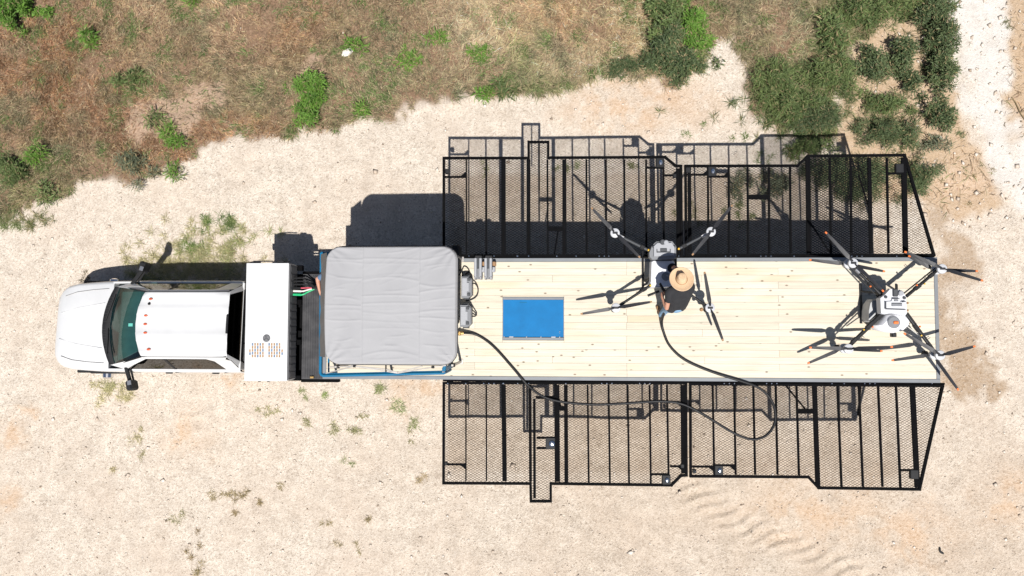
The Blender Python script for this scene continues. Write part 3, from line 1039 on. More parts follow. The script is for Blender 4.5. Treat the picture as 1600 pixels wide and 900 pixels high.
# blue guard rail round the front of the deck
RZ = 3.30
A = at(502, 395, RZ); B = at(500.5, 587, RZ); Cc = at(694, 583, RZ)
rail = tp(MB().tube(curve([A, (A + B) / 2, B + Vector((0, .06, 0))], 4) + [B + Vector((.02, .02, 0)), B + Vector((.06, 0, 0)), (B + Cc) / 2, Cc], .030, 10),
          'guard_rail', 'blue_steel', smooth=True)
mid = Vector((0, 0, -.45))
tp(MB().tube([A + mid, B + mid + Vector((.03, 0, 0)), Cc + mid], .026, 8), 'lower_rail', 'blue_steel', rail, True)
for p in (A, (A + B) / 2, B + Vector((.05, .0, 0)), (B + Cc) / 2, Cc):
    tp(MB().tube([(p.x, p.y, DZ - .03), (p.x, p.y, RZ - .01)], .026, 8), 'rail_post', 'blue_steel', rail, True)
tp(MB().bar(B + Vector((.04, .02, -.012)), Cc + Vector((0, .02, -.012)), .055, .02, .004), 'rail_cap', 'blue_steel', rail)
tp(MB().tube([A, A + Vector((.35, 0, 0))], .024, 8), 'rail_return', 'blue_steel', rail, True)
e = at(696, 572, 3.3)
pk = tp(MB().box((e.x, e.y - .05, 2.95), (.07, .07, 1.14), .008), 'rail_end_post', 'blue_steel', rail)
tp(MB().box((e.x + .01, e.y + .02, 3.42), (.06, .13, .22), .01), 'post_latch', 'blue_steel', pk)
tp(MB().box((e.x - .03, e.y - .10, 3.40), (.04, .04, .05), .006), 'post_bolt', 'chrome', pk)

# ------------------------------------------------------------------ generator cabinet on the neck
GX0, GX1, GY0, GY1, GZ0, GZ1 = -6.62, -5.69, -1.27, 1.28, 1.545, 2.05
GO = Vector(((GX0 + GX1) / 2, 0, GZ0))
gen = tag(empty('generator_cabinet', GO), 'white generator cabinet standing crosswise behind the white truck', 'generator')


def gp(mb, name, mat, parent=gen, smooth=False):
    return mb.build(name, mat, parent, GO, smooth)


body = gp(MB().box(((GX0 + GX1) / 2, 0.005, (GZ0 + GZ1) / 2), (GX1 - GX0, GY1 - GY0, GZ1 - GZ0), .012), 'housing', 'white_cabinet')
lid = gp(MB().box(((GX0 + GX1) / 2, 0.005, GZ1 + .006), (GX1 - GX0 + .012, GY1 - GY0 + .012, .018), .006), 'lid', 'white_cabinet')
side = gp(MB().box((GX1 + .012, 0.005, (GZ0 + GZ1) / 2 - .005), (.022, GY1 - GY0 - .03, GZ1 - GZ0 - .05), .004), 'side_panel', 'grey_panel')
for k in range(15):
    gp(MB().box((GX1 + .024, GY0 + .12 + k * .165, (GZ0 + GZ1) / 2 - .02), (.006, .11, .34), .002), 'louver', 'grey_panel', side)
cp = at(417, 528.5, GZ1)
cap = gp(MB().lathe((cp.x, cp.y, GZ1 + .014), [(.082, 0), (.082, .012), (.07, .02), (.02, .021)], 24), 'exhaust_cap', 'grey_panel', lid)
yk = MB()
for a in (100, 215, 330):
    d = Vector((math.cos(R_(a)), math.sin(R_(a)), 0))
    yk.bar(Vector((cp.x, cp.y, GZ1 + .036)) + d * .01, Vector((cp.x, cp.y, GZ1 + .036)) + d * .065, .010, .006)
gp(yk, 'cap_mark', 'black_plastic', lid)
sl = {'slot_tan': MB(), 'slot_blue': MB()}
for blk, (x0, n) in enumerate(((391, 6), (421, 6))):
    for i in range(n):
        x = x0 + i * 4.05
        y0 = 536 if not ((blk == 0 and i == 0) or (blk == 1 and i == n - 1)) else 546
        y = y0
        kk = i + blk
        while y < 555:
            p = at(x, y + 2, GZ1)
            sl['slot_tan' if (kk % 3) != 1 else 'slot_blue'].box((p.x, p.y, GZ1 + .0165), (.034, .056, .005))
            y += 4.6
            kk += 1
for k, mb in sl.items():
    gp(mb, 'printed_mark', k, lid)['kind'] = 'stuff'
for x in (400, 437):
    p = at(x, 410, GZ1)
    gp(MB().box((p.x, GY1 + .035, GZ1 - .06), (.16, .06, .05), .01), 'latch', 'black_plastic', body)
p = at(412, 409, GZ1)
gp(MB().tube([(p.x - .35, GY1 + .02, GZ1 - .08), (p.x - .2, GY1 + .05, GZ1 - .03), (p.x + .2, GY1 + .05, GZ1 - .03)], .014, 6), 'handle', 'black_plastic', body)
for x in (418, 404):
    p = at(x, 596, GZ1)
    gp(MB().box((p.x, GY0 - .012, GZ1 - .05), (.05, .03, .04), .006), 'catch', 'black_plastic', body)
gp(MB().box(((GX0 + GX1) / 2 + .25, .72, GZ1 - .02), (.36, .3, .01), .002), 'seam', 'white_cabinet', lid)

# ------------------------------------------------------------------ cables from the cabinet to the deck
knot = at(492, 450, 1.80)
for nm, mat, py, lab, r in (('power_cable', 'black_plastic', 434, 'uppermost black power cable behind the white cabinet', .016),
                            ('power_cable', 'black_plastic', 439, 'black power cable second from the top behind the white cabinet', .016),
                            ('power_cable', 'black_plastic', 444, 'black power cable just above the red one behind the cabinet', .016),
                            ('power_cable', 'red_cable', 449.5, 'red power cable behind the white cabinet', .016),
                            ('power_cable', 'white_cable', 454.5, 'white power cable behind the white cabinet', .017),
                            ('power_cable', 'green_cable', 460, 'green power cable behind the white cabinet', .018)):
    a = at(463, py, 1.82); a.x = GX1 + .02; a.z = 1.80
    m1 = at(472, py + .5, 1.84); m2 = at(481, py * .62 + 450 * .38, 1.80)
    sp = [a, m1, m2, knot + Vector((0, (450 - py) * .0016, (455 - py) * .001))]
    mb = MB().tube(curve(sp, 7), r, 8)
    c_ = tag(mb.build(nm, mat, None, a, True), lab, 'cable', 'coloured power cables behind the generator cabinet')
    tagm = MB().tube([a, a.lerp(m1, .9)], r * 1.5, 8)
    sl_ = tagm.build('cable_sleeve', 'black_plastic' if mat in ('black_plastic', 'red_cable') else mat, c_, a, True)
bundle = MB().tube(curve([knot - Vector((.06, 0, 0)), knot + Vector((.12, .01, .02)), knot + Vector((.3, .02, .12)), knot + Vector((.6, 0, .2))], 6), .035, 8)
tag(bundle.build('cable_bundle', 'black_plastic', None, knot, True), 'thick black cable bundle running under the grey canopy', 'cable')

# ------------------------------------------------------------------ pickup truck (local: x from the nose to the rear, y across)
TO = Vector((-11.64, -0.19, 0.0))
truck = tag(empty('pickup_truck', TO), 'white crew cab pickup truck hitched to the trailer', 'truck')
truck.rotation_euler = (R_(-4.3), 0, 0)
truck.location.z = -0.0


def kp(mb, name, mat, parent=truck, smooth=False):
    return mb.build(name, mat, parent, (0, 0, 0), smooth)


def lerp_tab(tab, u):
    for (a, va), (b, vb) in zip(tab[:-1], tab[1:]):
        if u <= b:
            t = max(0, (u - a) / (b - a))
            return va + (vb - va) * t
    return tab[-1][1]


HW = [(0, .44), (.03, .60), (.09, .745), (.18, .865), (.32, .96), (.6, 1.02), (1.2, 1.055), (1.7, 1.07), (4.6, 1.07)]
ZT = [(0, .93), (.03, 1.03), (.09, 1.10), (.2, 1.15), (.45, 1.20), (1.0, 1.27), (1.7, 1.33)]


def full(half):
    return [Vector((u, -v, z)) for u, v, z in half] + [Vector((u, v, z)) for u, v, z in reversed(half[:-1])]


secs = []
for u in (0, .03, .06, .09, .13, .18, .25, .32, .45, .6, .8, 1.0, 1.25, 1.45, 1.53):
    hw, zt = lerp_tab(HW, u), lerp_tab(ZT, u)
    cr = .035 * min(1, u / .4)
    secs.append(full([(u, hw * .95, .50), (u, hw, .72), (u, hw, .98), (u, hw * .985, zt - .09), (u, hw * .955, zt - .035), (u, hw * .90, zt - .008),
                      (u, hw * .72, zt + cr * .1), (u, hw * .64, zt + cr * .75), (u, hw * .3, zt + cr), (u, 0, zt + cr * 1.1)]))
kp(MB().loft(secs, caps=True), 'front_body', 'white_paint', smooth=True)
for s in (-1, 1):
    kp(MB().tube([(.30, s * .70, 1.190), (.60, s * .79, 1.232), (1.0, s * .835, 1.278), (1.42, s * .86, 1.318)], .006, 5), 'hood_seam', 'alu')
    kp(MB().tube([(.22, s * .30, 1.19), (.7, s * .42, 1.268), (1.36, s * .52, 1.345)], .007, 5), 'hood_crease', 'white_paint')
# cab sides, open on top
for s in (-1, 1):
    sc_ = []
    for u in (1.50, 2.2, 3.0, 3.8, 4.45, 4.62):
        hw = lerp_tab(HW, u) * (1 if u < 4.6 else .985)
        q = [Vector((u, s * v, z)) for v, z in ((hw * .95, .48), (hw, .72), (hw, .98), (hw * .99, 1.20), (hw * .98, 1.265), (hw * .962, 1.295), (.985, 1.30), (.975, 1.0))]
        sc_.append(q if s > 0 else q)
    kp(MB().loft(sc_), 'door_side', 'white_paint', smooth=True)
    # door seams and handles
    for u in (1.98, 3.1, 4.25):
        kp(MB().box((u, s * 1.066, 1.0), (.012, .012, .55)), 'door_seam', 'black_plastic')
    for u in (2.88, 3.98):
        kp(MB().box((u, s * 1.075, 1.13), (.17, .035, .035), .012), 'door_handle', 'black_plastic')
    # side glass, pillars, roof rail
    gl = [(1.96, .995, 1.305), (2.28, .89, 1.55), (2.70, .765, 1.825), (4.06, .765, 1.83), (4.20, .81, 1.70), (4.32, .99, 1.31)]
    kp(MB().add([(u, s * v, z) for u, v, z in gl], [tuple(range(6))]), 'side_window', 'side_glass')
    kp(MB().bar((3.12, s * .985, 1.31), (3.12, s * .768, 1.818), .06, .02), 'door_pillar', 'black_plastic')
    fr_ = MB()
    fr_.add([(1.60, s * .90, 1.345), (1.96, s * 1.003, 1.305), (2.28, s * .897, 1.555), (2.70, s * .772, 1.832), (2.62, s * .715, 1.875), (2.2, s * .80, 1.62)],
            [(0, 1, 2, 5), (5, 2, 3, 4)])
    fr_.add([(2.62, s * .715, 1.878), (2.70, s * .770, 1.828), (4.06, s * .770, 1.833), (4.5, s * .772, 1.815), (4.54, s * .715, 1.878)],
            [(0, 1, 2, 4), (2, 3, 4)])
    fr_.add([(4.06, s * .770, 1.834), (4.20, s * .816, 1.70), (4.32, s * .998, 1.305), (4.62, s * .99, 1.305), (4.58, s * .80, 1.72), (4.5, s * .772, 1.816)],
            [(0, 1, 4, 5), (1, 2, 3, 4)])
    kp(fr_, 'window_frame', 'white_paint')
    kp(MB().bar((2.58, s * .722, 1.882), (4.54, s * .722, 1.884), .022, .012), 'drip_rail', 'black_plastic')
# roof
rs = []
for k, u0 in enumerate((2.46, 2.52, 2.75, 3.2, 3.7, 4.2, 4.48, 4.55)):
    row = []
    half = [(.735, -.075), (.70, -.03), (.60, -.006), (.585, -.012), (.40, .0), (.38, .010), (.2, .012), (.18, .002), (0, .006)]
    for v, dz in half:
        bend = (.15 * (v / .72) ** 2 - .0) * (1 if k == 0 else .75 if k == 1 else .1 if k == 2 else 0)
        drop = {0: -.035, 1: -.012, 6: -.008, 7: -.045}.get(k, 0)
        row.append((u0 + bend, v, 1.945 + dz + drop))
    rs.append(full(row))
kp(MB().loft(rs), 'roof', 'white_paint', smooth=True)
roof_z = 1.955
for px, py in ((233, 467), (226.6, 493), (226.2, 506.5), (226.8, 520), (233, 546)):
    w = at(px, py, 1.97)
    kp(MB().ball((w.x - TO.x, w.y - TO.y - .145, 1.958), (.045, .026, .022), 10, 6), 'clearance_light', 'amber')
w = at(231, 474.5, 1.97)
kp(MB().lathe((w.x - TO.x, w.y - TO.y - .145, 1.95), [(.03, 0), (.028, .02), (.012, .05)], 12), 'antenna', 'black_plastic')
kp(MB().box((4.545, 0.0, 1.935), (.05, .42, .03), .01), 'brake_lamp', 'black_plastic')
# windscreen and cowl
N_ = 12
gv, gf = [], []
for i in range(5):
    t = i / 4
    for j in range(N_ + 1):
        q = -1 + 2 * j / N_
        vb, vt = .875 * q, .715 * q
        ub, ut = 1.50 + .19 * q * q, 2.475 + .15 * q * q
        gv.append((ub + (ut - ub) * t, vb + (vt - vb) * t, 1.355 + (1.915 - .035 * q * q - 1.355) * t + .03 * math.sin(math.pi * t)))
for i in range(4):
    for j in range(N_):
        a = i * (N_ + 1) + j
        gf.append((a, a + 1, a + N_ + 2, a + N_ + 1))
kp(MB().add(gv, gf), 'windshield', 'windshield', smooth=True)
cv, cf = [], []
for i in range(4):
    t = i / 3
    for j in range(N_ + 1):
        q = -1 + 2 * j / N_
        u0, u1 = 1.36 + .22 * q * q, 1.54 + .19 * q * q
        cv.append((u0 + (u1 - u0) * t, .90 * q * (1 - .01 * t), 1.385 - .03 * q * q + (.02 if 0 < i < 3 else 0)))
for i in range(3):
    for j in range(N_):
        a = i * (N_ + 1) + j
        cf.append((a, a + 1, a + N_ + 2, a + N_ + 1))
cowl = kp(MB().add(cv, cf), 'cowl', 'black_plastic', smooth=True)
for j in range(22):
    q = -.72 + 1.44 * j / 21
    if abs(q) < .08: continue
    u = 1.435 + .21 * q * q
    kp(MB().box((u, .89 * q, 1.408 - .03 * q * q), (.09, .014, .012), .004), 'cowl_slat', 'rubber', cowl)
for s, v0, v1 in ((1, .12, .70), (1, -.66, -.08)):
    kp(MB().tube([(1.46 + .2 * v0 * v0, v0, 1.425), (1.53 + .17 * (v1 / .875) ** 2, v1, 1.425)], .012, 6), 'wiper', 'black_plastic', cowl)
for s in (-1, 1):
    kp(MB().bar((1.77, s * .885, 1.36), (2.62, s * .727, 1.885), .03, .02), 'windshield_seal', 'black_plastic')
# rear window and back panel
kp(MB().add([(4.555, -.66, 1.88), (4.555, .66, 1.88), (4.64, .80, 1.40), (4.64, -.80, 1.40)], [(0, 1, 2, 3)]), 'rear_window', 'side_glass')
kp(MB().box((4.63, 0, .95), (.05, 1.98, .86), .01), 'cab_back', 'white_paint')
for s in (-1, 1):
    kp(MB().add([(4.55, s * .735, 1.87), (4.555, s * .66, 1.88), (4.64, s * .80, 1.40), (4.62, s * .95, 1.335)], [(0, 1, 2, 3)]), 'rear_pillar', 'white_paint')
# cab interior
kp(MB().box((3.1, 0, .80), (3.0, 2.0, .06)), 'cab_floor', 'seat')
kp(MB().box((1.95, 0, 1.16), (.55, 1.7, .26), .06), 'dashboard', 'seat')
for v in (-.45, .45):
    st = kp(MB().box((2.85, v, 1.02), (.55, .56, .22), .06), 'front_seat', 'seat')
    kp(MB().box((3.12, v, 1.32), (.16, .54, .6), .05), 'seat_back', 'seat', st)
kp(MB().box((3.95, 0, 1.02), (.5, 1.5, .22), .06).box((4.25, 0, 1.3), (.16, 1.5, .55), .05), 'rear_seat', 'seat')
ring = [(2.33 + .05 * math.cos(a), -.45 + .19 * math.sin(a), 1.30 + .18 * math.cos(a)) for a in np.linspace(0, 2 * math.pi, 20)]
kp(MB().tube(ring, .016, 6, False), 'steering_wheel', 'black_plastic')
kp(MB().box((1.98, .02, 1.297), (.10, .07, .006)), 'parking_slip', 'paper')
# mirrors
for s, o in ((1, (2.26, 1.36)), (-1, (2.16, -1.36))):
    arm = kp(MB().bar((1.98, s * .95, 1.36), (o[0] - .05, o[1] - s * .08, 1.37), .085, .06, .015).bar((2.05, s * .95, 1.30), (o[0] + .0, o[1] - s * .08, 1.31), .04, .04, .01),
             'mirror_arm', 'black_plastic')
    rot = Matrix.Rotation(R_(-18 if s > 0 else 14), 3, 'Z')
    kp(MB().box((o[0], o[1], 1.37), (.14, .23, .32), .035, rot), 'mirror_head', 'black_plastic', arm)
    kp(MB().box((o[0] + .02, o[1] - s * .06, 1.53), (.09, .10, .015), .005, rot), 'marker_cover', 'steel', arm)
# front end
kp(MB().box((.0, 0, .80), (.06, .78, .30), .02), 'grille', 'black_plastic')
for v in (-.72, .72):
    kp(MB().box((.17, v * 1.06, .84), (.10, .26, .22), .03, Matrix.Rotation(R_(-28 if v > 0 else 28), 3, 'Z')), 'headlight', 'chrome')
kp(MB().box((.15, 0, .50), (.24, 1.45, .24), .05), 'front_bumper', 'grey_panel')
for s in (-1, 1):
    arc = [(.99 + .56 * math.cos(a), s * 1.035, .44 + .52 * math.sin(a)) for a in np.linspace(.05, math.pi - .05, 14)]
    kp(MB().tube(arc, .035, 6), 'wheel_arch', 'black_plastic')
    kp(MB().box((1.10, s * 1.045, .98), (1.02, .075, .06), .02), 'fender_trim', 'black_plastic')  # black strip along the side of the front fender
    kp(MB().bar((2.1, s * .96, .46), (4.3, s * .96, .46), .16, .05, .015), 'running_board', 'black_plastic')
tyre = [(.22, -.13), (.36, -.135), (.415, -.10), (.425, 0), (.415, .10), (.36, .135), (.22, .13)]
for s in (-1, 1):
    w_ = kp(MB().lathe((.99, s * .965, .42), tyre, 28, 'Y'), 'wheel', 'rubber', smooth=True)
    kp(MB().lathe((.99, s * .99, .42), [(.22, -.06 * s), (.20, .05 * s), (.13, .10 * s), (.12, .20 * s), (.07, .235 * s)] if s < 0 else
                  [(.22, -.06), (.20, .05), (.13, .10), (.12, .20), (.07, .235)], 18, 'Y'), 'rim', 'chrome', w_, True)
    for d in (0, -.30):
        w_ = kp(MB().lathe((5.35, s * (1.06 + d), .42), tyre, 28, 'Y'), 'wheel', 'rubber', smooth=True)
        kp(MB().lathe((5.35, s * (1.06 + d), .42), [(.22, -.09), (.14, -.02), (.14, .02), (.22, .09)], 16, 'Y'), 'rim', 'chrome', w_)
# black flat bed with cut front corners and a rack behind the cab
bed = [(4.70, -.93), (5.02, -1.20), (6.55, -1.20), (6.55, 1.20), (5.02, 1.20), (4.70, .93)]
fb = kp(MB().prism(bed, 1.05, 1.20), 'flat_bed', 'black_steel')
kp(MB().box((5.6, 0, .62), (1.8, .9, .3), .03), 'bed_frame', 'black_steel', fb)
rack = kp(MB().tube([(4.74, -.86, 1.22), (4.74, -.80, 1.52), (4.74, .80, 1.52), (4.74, .86, 1.22)], .03, 8), 'cab_rack', 'black_steel', fb)
for v in (-.4, 0, .4):
    kp(MB().tube([(4.74, v, 1.2), (4.74, v, 1.5)], .02, 6), 'rack_bar', 'black_steel', fb)

# ------------------------------------------------------------------ grey canopy over the front of the deck
CX0, CX1, CY0, CY1, CZ = -4.25, -1.745, -.80, 1.45, 4.0
CO = Vector(((CX0 + CX1) / 2, (CY0 + CY1) / 2, DZ))
canopy = tag(empty('canopy_tent', CO), 'grey cloth canopy stretched over the front of the plank deck', 'canopy')


def cpart(mb, name, mat, parent=canopy, smooth=False):
    return mb.build(name, mat, parent, CO, smooth)


nx_, ny_ = 150, 150
a_ = np.linspace(-1, 1, nx_); b_ = np.linspace(-1, 1, ny_)
AA, BB = np.meshgrid(a_, b_)
hx_, hy_, rc = (CX1 - CX0) / 2, (CY1 - CY0) / 2, .27
x_, y_ = (AA * hx_).ravel(), (BB * hy_).ravel()
ed = np.minimum(hx_ - np.abs(x_), hy_ - np.abs(y_))
dx_, dy_ = np.abs(x_) - (hx_ - rc), np.abs(y_) - (hy_ - rc)
cm = (dx_ > 0) & (dy_ > 0)
mm = np.maximum(dx_, dy_); ll = np.hypot(dx_, dy_) + 1e-9
sx_, sy_ = np.sign(x_), np.sign(y_)
x_ = np.where(cm, sx_ * ((hx_ - rc) + dx_ / ll * mm), x_)
y_ = np.where(cm, sy_ * ((hy_ - rc) + dy_ / ll * mm), y_)
# slight bow of the left edge and of the long edges
x_ = x_ - .035 * (x_ < 0) * (1 - (y_ / hy_) ** 2) * np.clip(-x_ / hx_, 0, 1) + .0
seam1, seam2 = at(566, 480, CZ).x - CO.x, at(655, 480, CZ).x - CO.x
z_ = np.full_like(x_, CZ) + .03 * (1 - (y_ / hy_) ** 2)
z_ -= .12 * np.clip(1 - ed / .035, 0, 1) ** 2


def wrk(px_, s0, s1, seed, amp, fy):
    """tension folds between two seams, fanning out a little"""
    t = np.clip((px_ - s0) / (s1 - s0), 0, 1)
    fan = 1 + .10 * np.sin(math.pi * t)
    k = y_ * fan * fy + .5 * np.sin(t * 2.3 + seed) + (t - .5) * (np.sin(y_ * 2.7 + seed) * 1.7)
    n = fbm(k, t * 1.2 + seed * 3.1, 3, seed)
    ridge = 1 - np.abs(2 * n - 1)
    return amp * ridge ** 6


for (s0, s1, sd) in ((-hx_, seam1, 4), (seam1, seam2, 9), (seam2, hx_, 15)):
    msk = (x_ >= s0) & (x_ <= s1)
    w_ = wrk(x_, s0, s1, sd, .004, 4.2)
    fr_n = np.random.default_rng(sd)
    for q in range(15):
        yc = -hy_ + 2 * hy_ * (q + fr_n.uniform(.1, .9)) / 15
        u_ = (x_ - s0) / (s1 - s0)
        a0, a1 = fr_n.uniform(-.05, .45), fr_n.uniform(.55, 1.05)
        if fr_n.uniform() < .55: a0, a1 = -.1, 1.1
        slope, bend = fr_n.normal(0, .05) + (.12 * (yc / hy_) * (1 if sd == 15 else -1 if sd == 4 else 0)), fr_n.normal(0, .035)
        line = yc + slope * (u_ - .5) + bend * np.sin(math.pi * u_)
        wd = fr_n.uniform(.011, .022)
        fade = np.clip((u_ - a0) / .15, 0, 1) * np.clip((a1 - u_) / .15, 0, 1)
        w_ = w_ + fr_n.uniform(.003, .010) * np.exp(-((y_ - line) / wd) ** 2) * fade
    z_ += np.where(msk, w_ * (.55 + .45 * np.clip(ed / .25, 0, 1)), 0)
for s0 in (seam1, seam2):
    z_ -= .012 * np.exp(-((x_ - s0) / .012) ** 2)
    z_ += .008 * np.exp(-((x_ - s0 - .02) / .03) ** 2)
# corner gathers
for cx_, cy_ in ((-hx_, hy_), (hx_, hy_), (-hx_, -hy_), (hx_, -hy_)):
    rr = np.hypot(x_ - cx_, y_ - cy_); an = np.arctan2(y_ - cy_, x_ - cx_)
    z_ += .006 * np.sin(an * 15 + cx_ * 3 + cy_) * np.exp(-((rr - .32) / .25) ** 2)
i_ = (np.arange(ny_ - 1)[:, None] * nx_ + np.arange(nx_ - 1)[None, :]).ravel()
quads = np.stack([i_, i_ + 1, i_ + nx_ + 1, i_ + nx_], 1)
ccov = tri_mesh('canopy_cover', np.stack([x_, y_, z_ - DZ], 1), quads, 'canopy_cloth', parent=canopy, smooth=True)
# hem cord
per = []
for j in range(96):
    a = 2 * math.pi * j / 96
    c_, s_ = math.cos(a), math.sin(a)
    k = 1 / max(abs(c_), abs(s_))
    px_, py_ = c_ * k * hx_, s_ * k * hy_
    ddx, ddy = abs(px_) - (hx_ - rc), abs(py_) - (hy_ - rc)
    if ddx > 0 and ddy > 0:
        m_ = max(ddx, ddy); l_ = math.hypot(ddx, ddy)
        px_ = math.copysign(hx_ - rc + ddx / l_ * m_, px_); py_ = math.copysign(hy_ - rc + ddy / l_ * m_, py_)
    if px_ < 0:
        px_ -= .035 * (1 - (py_ / hy_) ** 2) * min(1, -px_ / hx_)
    per.append(Vector((CO.x + px_ * 1.002, CO.y + py_ * 1.002, CZ - .115)))
hem = MB().tube(per + [per[0]], .011, 6, False)
cpart(hem, 'hem_cord', 'black_plastic')
# hanging skirt and the dark end wall, which leans out to the rail
sk = []
for p in per + [per[0]]:
    sk.append([p + Vector((0, 0, .01)), p + Vector((0, 0, -.03))])
cpart(MB().loft(sk), 'skirt', 'canopy_wall')
wl = []
for t in np.linspace(0, 1, 8):
    row = []
    for q in np.linspace(0, 1, 30):
        y = CY0 + .13 + (CY1 - CY0 - .24) * q
        row.append(Vector((CX0 - .03 - .24 * t + .007 * math.sin(q * 31) * t, y, CZ - .13 - .40 * t)))
    wl.append(row)
cpart(MB().loft(wl), 'end_wall', 'canopy_wall', smooth=True)
for x, y in ((CX0 + .12, CY0 - .06), (CX1 - .12, CY0 - .02), (CX0 + .12, CY1 - .12), (CX1 - .12, CY1 - .12)):
    cpart(MB().bar((x, y, DZ + .02), (x, y, CZ - .3), .045, .045, .005), 'leg', 'alu')
    cpart(MB().box((x, y, DZ + .01), (.11, .11, .012), .003), 'foot_plate', 'alu')
    cpart(MB().box((x, y, CZ - .42), (.075, .075, .10), .008), 'leg_joint', 'black_plastic')
tz = 3.60
zz = [(509, 583.5, -.04), (554, 572, 0), (621.5, 583, -.03), (676.5, 573.5, 0), (697, 571, 0)]
z2 = [(514, 573.5, 0), (554, 572, .01), (603, 577, 0), (621.5, 582, .0), (660, 572, .01)]
for seq in (zz, z2):
    for (ax, ay, az), (bx, by, bz) in zip(seq[:-1], seq[1:]):
        cpart(MB().bar(at(ax, ay, tz + az), at(bx, by, tz + bz), .022, .022, .003), 'truss_bar', 'alu')
cpart(MB().bar(at(603, 567, tz), at(603, 581, tz), .025, .025, .003), 'truss_post', 'black_plastic')
for q in ((554, 572), (676.5, 573.5)):
    p = at(*q, tz)
    cpart(MB().box(p, (.06, .05, .05), .01), 'truss_joint', 'black_plastic')
for y in (CY1 - .12, CY0 + .06):
    cpart(MB().bar((CX0 + .12, y, CZ - .34), (CX1 - .12, y, CZ - .34), .025, .03), 'top_bar', 'alu')
for x in (CX0 + .12, CX1 - .12):
    cpart(MB().bar((x, CY0 + .06, CZ - .33), (x, CY1 - .12, CZ - .33), .025, .03), 'top_bar', 'alu')

# ------------------------------------------------------------------ things on the deck beside the canopy
def charger(px0, py0, px1, py1, label, loop):
    zt = DZ + .34
    a, b = at(px0, py1, zt), at(px1, py0, zt)
    c = Vector(((a.x + b.x) / 2, (a.y + b.y) / 2, DZ + .005))
    t = tag(empty('charger_case', c), label, 'case', 'grey charger cases beside the canopy')

    def p(mb, n, m, par=t, sm=False): return mb.build(n, m, par, c, sm)
    ch_ = .07
    poly = [(a.x, a.y), (b.x - ch_, a.y), (b.x, a.y + ch_), (b.x, b.y - ch_), (b.x - ch_, b.y), (a.x, b.y)]
    p(MB().prism(poly, DZ + .005, zt - .05), 'case_body', 'drone_grey')
    inn = [(c.x + (x - c.x) * .9, c.y + (y - c.y) * .93) for x, y in poly]
    lid_ = p(MB().prism(inn, zt - .05, zt - .012), 'case_lid', 'drone_grey')
    p(MB().box((a.x + .075, c.y, zt), (.11, (b.y - a.y) * .82, .03), .01), 'top_plate', 'drone_pale', lid_)
    p(MB().box((a.x + .14, c.y, zt), (.06, (b.y - a.y) * .40, .03), .01), 'top_plate', 'drone_pale', lid_)
    for s in (-1, 1):
        p(MB().box((a.x + .165, c.y + s * .155, zt), (.06, .06, .034), .008), 'corner_latch', 'drone_dark', lid_)
        p(MB().box((c.x, c.y + s * ((b.y - a.y) / 2 + .012), DZ + .16), (.12, .025, .2), .006), 'side_vent', 'drone_dark')
    p(MB().tube(curve([at(x, y, DZ + z) for x, y, z in loop], 8), .014, 6), 'strap', 'rubber', sm=True)
    return t


charger(720, 431, 737, 465.5, 'upper grey charger case with a wide black strap loop beside the canopy',
        [(737, 443, .25), (743, 443.5, .10), (747, 452, .05), (745, 462, .04), (737, 468, .03), (728, 470, .03)])
charger(718, 475.5, 736, 511, 'lower grey charger case with a short black strap beside the canopy',
        [(736, 482, .25), (741, 487, .15), (744.5, 491, .08), (742, 494, .08), (736, 494, .2)])


def clamp_unit(px, label):
    zt = DZ + .26
    c = at(px, 419, zt); c.z = DZ + .003
    t = tag(empty('battery_cradle', c), label, 'cradle', 'silver battery cradles at the far deck edge')

    def p(mb, n, m, par=t): return mb.build(n, m, par, c)
    L = .44
    p(MB().box((c.x, c.y, DZ + .02), (.17, L, .03), .006), 'base', 'drone_grey')
    for s in (-1, 1):
        p(MB().box((c.x + s * .052, c.y + .01, DZ + .14), (.055, L - .03, .22), .012), 'side_rail', 'drone_pale')
        p(MB().box((c.x + s * .06, c.y - L / 2 + .02, DZ + .13), (.03, .07, .24), .006), 'end_foot', 'steel')
    p(MB().box((c.x, c.y + .11, DZ + .14), (.04, .22, .2), .006), 'channel', 'drone_dark')
    p(MB().box((c.x, c.y - .10, DZ + .11), (.045, .2, .16), .006), 'channel_floor', 'drone_grey')
    p(MB().box((c.x + .12, c.y + .10, DZ + .10), (.07, .09, .16), .012), 'plug', 'boot')
    p(MB().box((c.x + .105, c.y - .02, DZ + .12), (.07, .11, .16), .012), 'lever_housing', 'drone_pale')
    p(MB().box((c.x + .085, c.y + .0, DZ + .205), (.014, .06, .02), .004), 'lever', 'drone_dark')
    p(MB().box((c.x + .01, c.y + L / 2 + .02, DZ + .12), (.15, .06, .22), .012), 'head_block', 'black_plastic')
    return t


clamp_unit(746.5, 'left silver battery cradle at the far edge of the plank deck')
clamp_unit(762.5, 'right silver battery cradle at the far edge of the plank deck')
# black cord lying in a tangle behind the upper case
cd = MB().tube(curve([at(718, 430, DZ + .05), at(722, 422, DZ + .03), at(725, 416, DZ + .02), at(730, 418, DZ + .02), at(733, 424, DZ + .02), at(728, 428, DZ + .03), at(724, 433, DZ + .06),
                      at(722, 424, DZ + .05)], 6), .013, 6)
tag(cd.build('cable', 'rubber', None, at(724, 424, DZ), True), 'black cable tangled behind the upper charger case', 'cable')
tb = at(717, 402, DZ + .4)
tag(MB().box((tb.x - .07, tb.y, DZ + .22), (.16, .5, .42), .02).box((tb.x - .07, tb.y, DZ + .44), (.10, .3, .03), .01).build('equipment_box', 'black_plastic', None, (tb.x - .07, tb.y, DZ)),
    'black equipment box half hidden under the canopy edge', 'box')

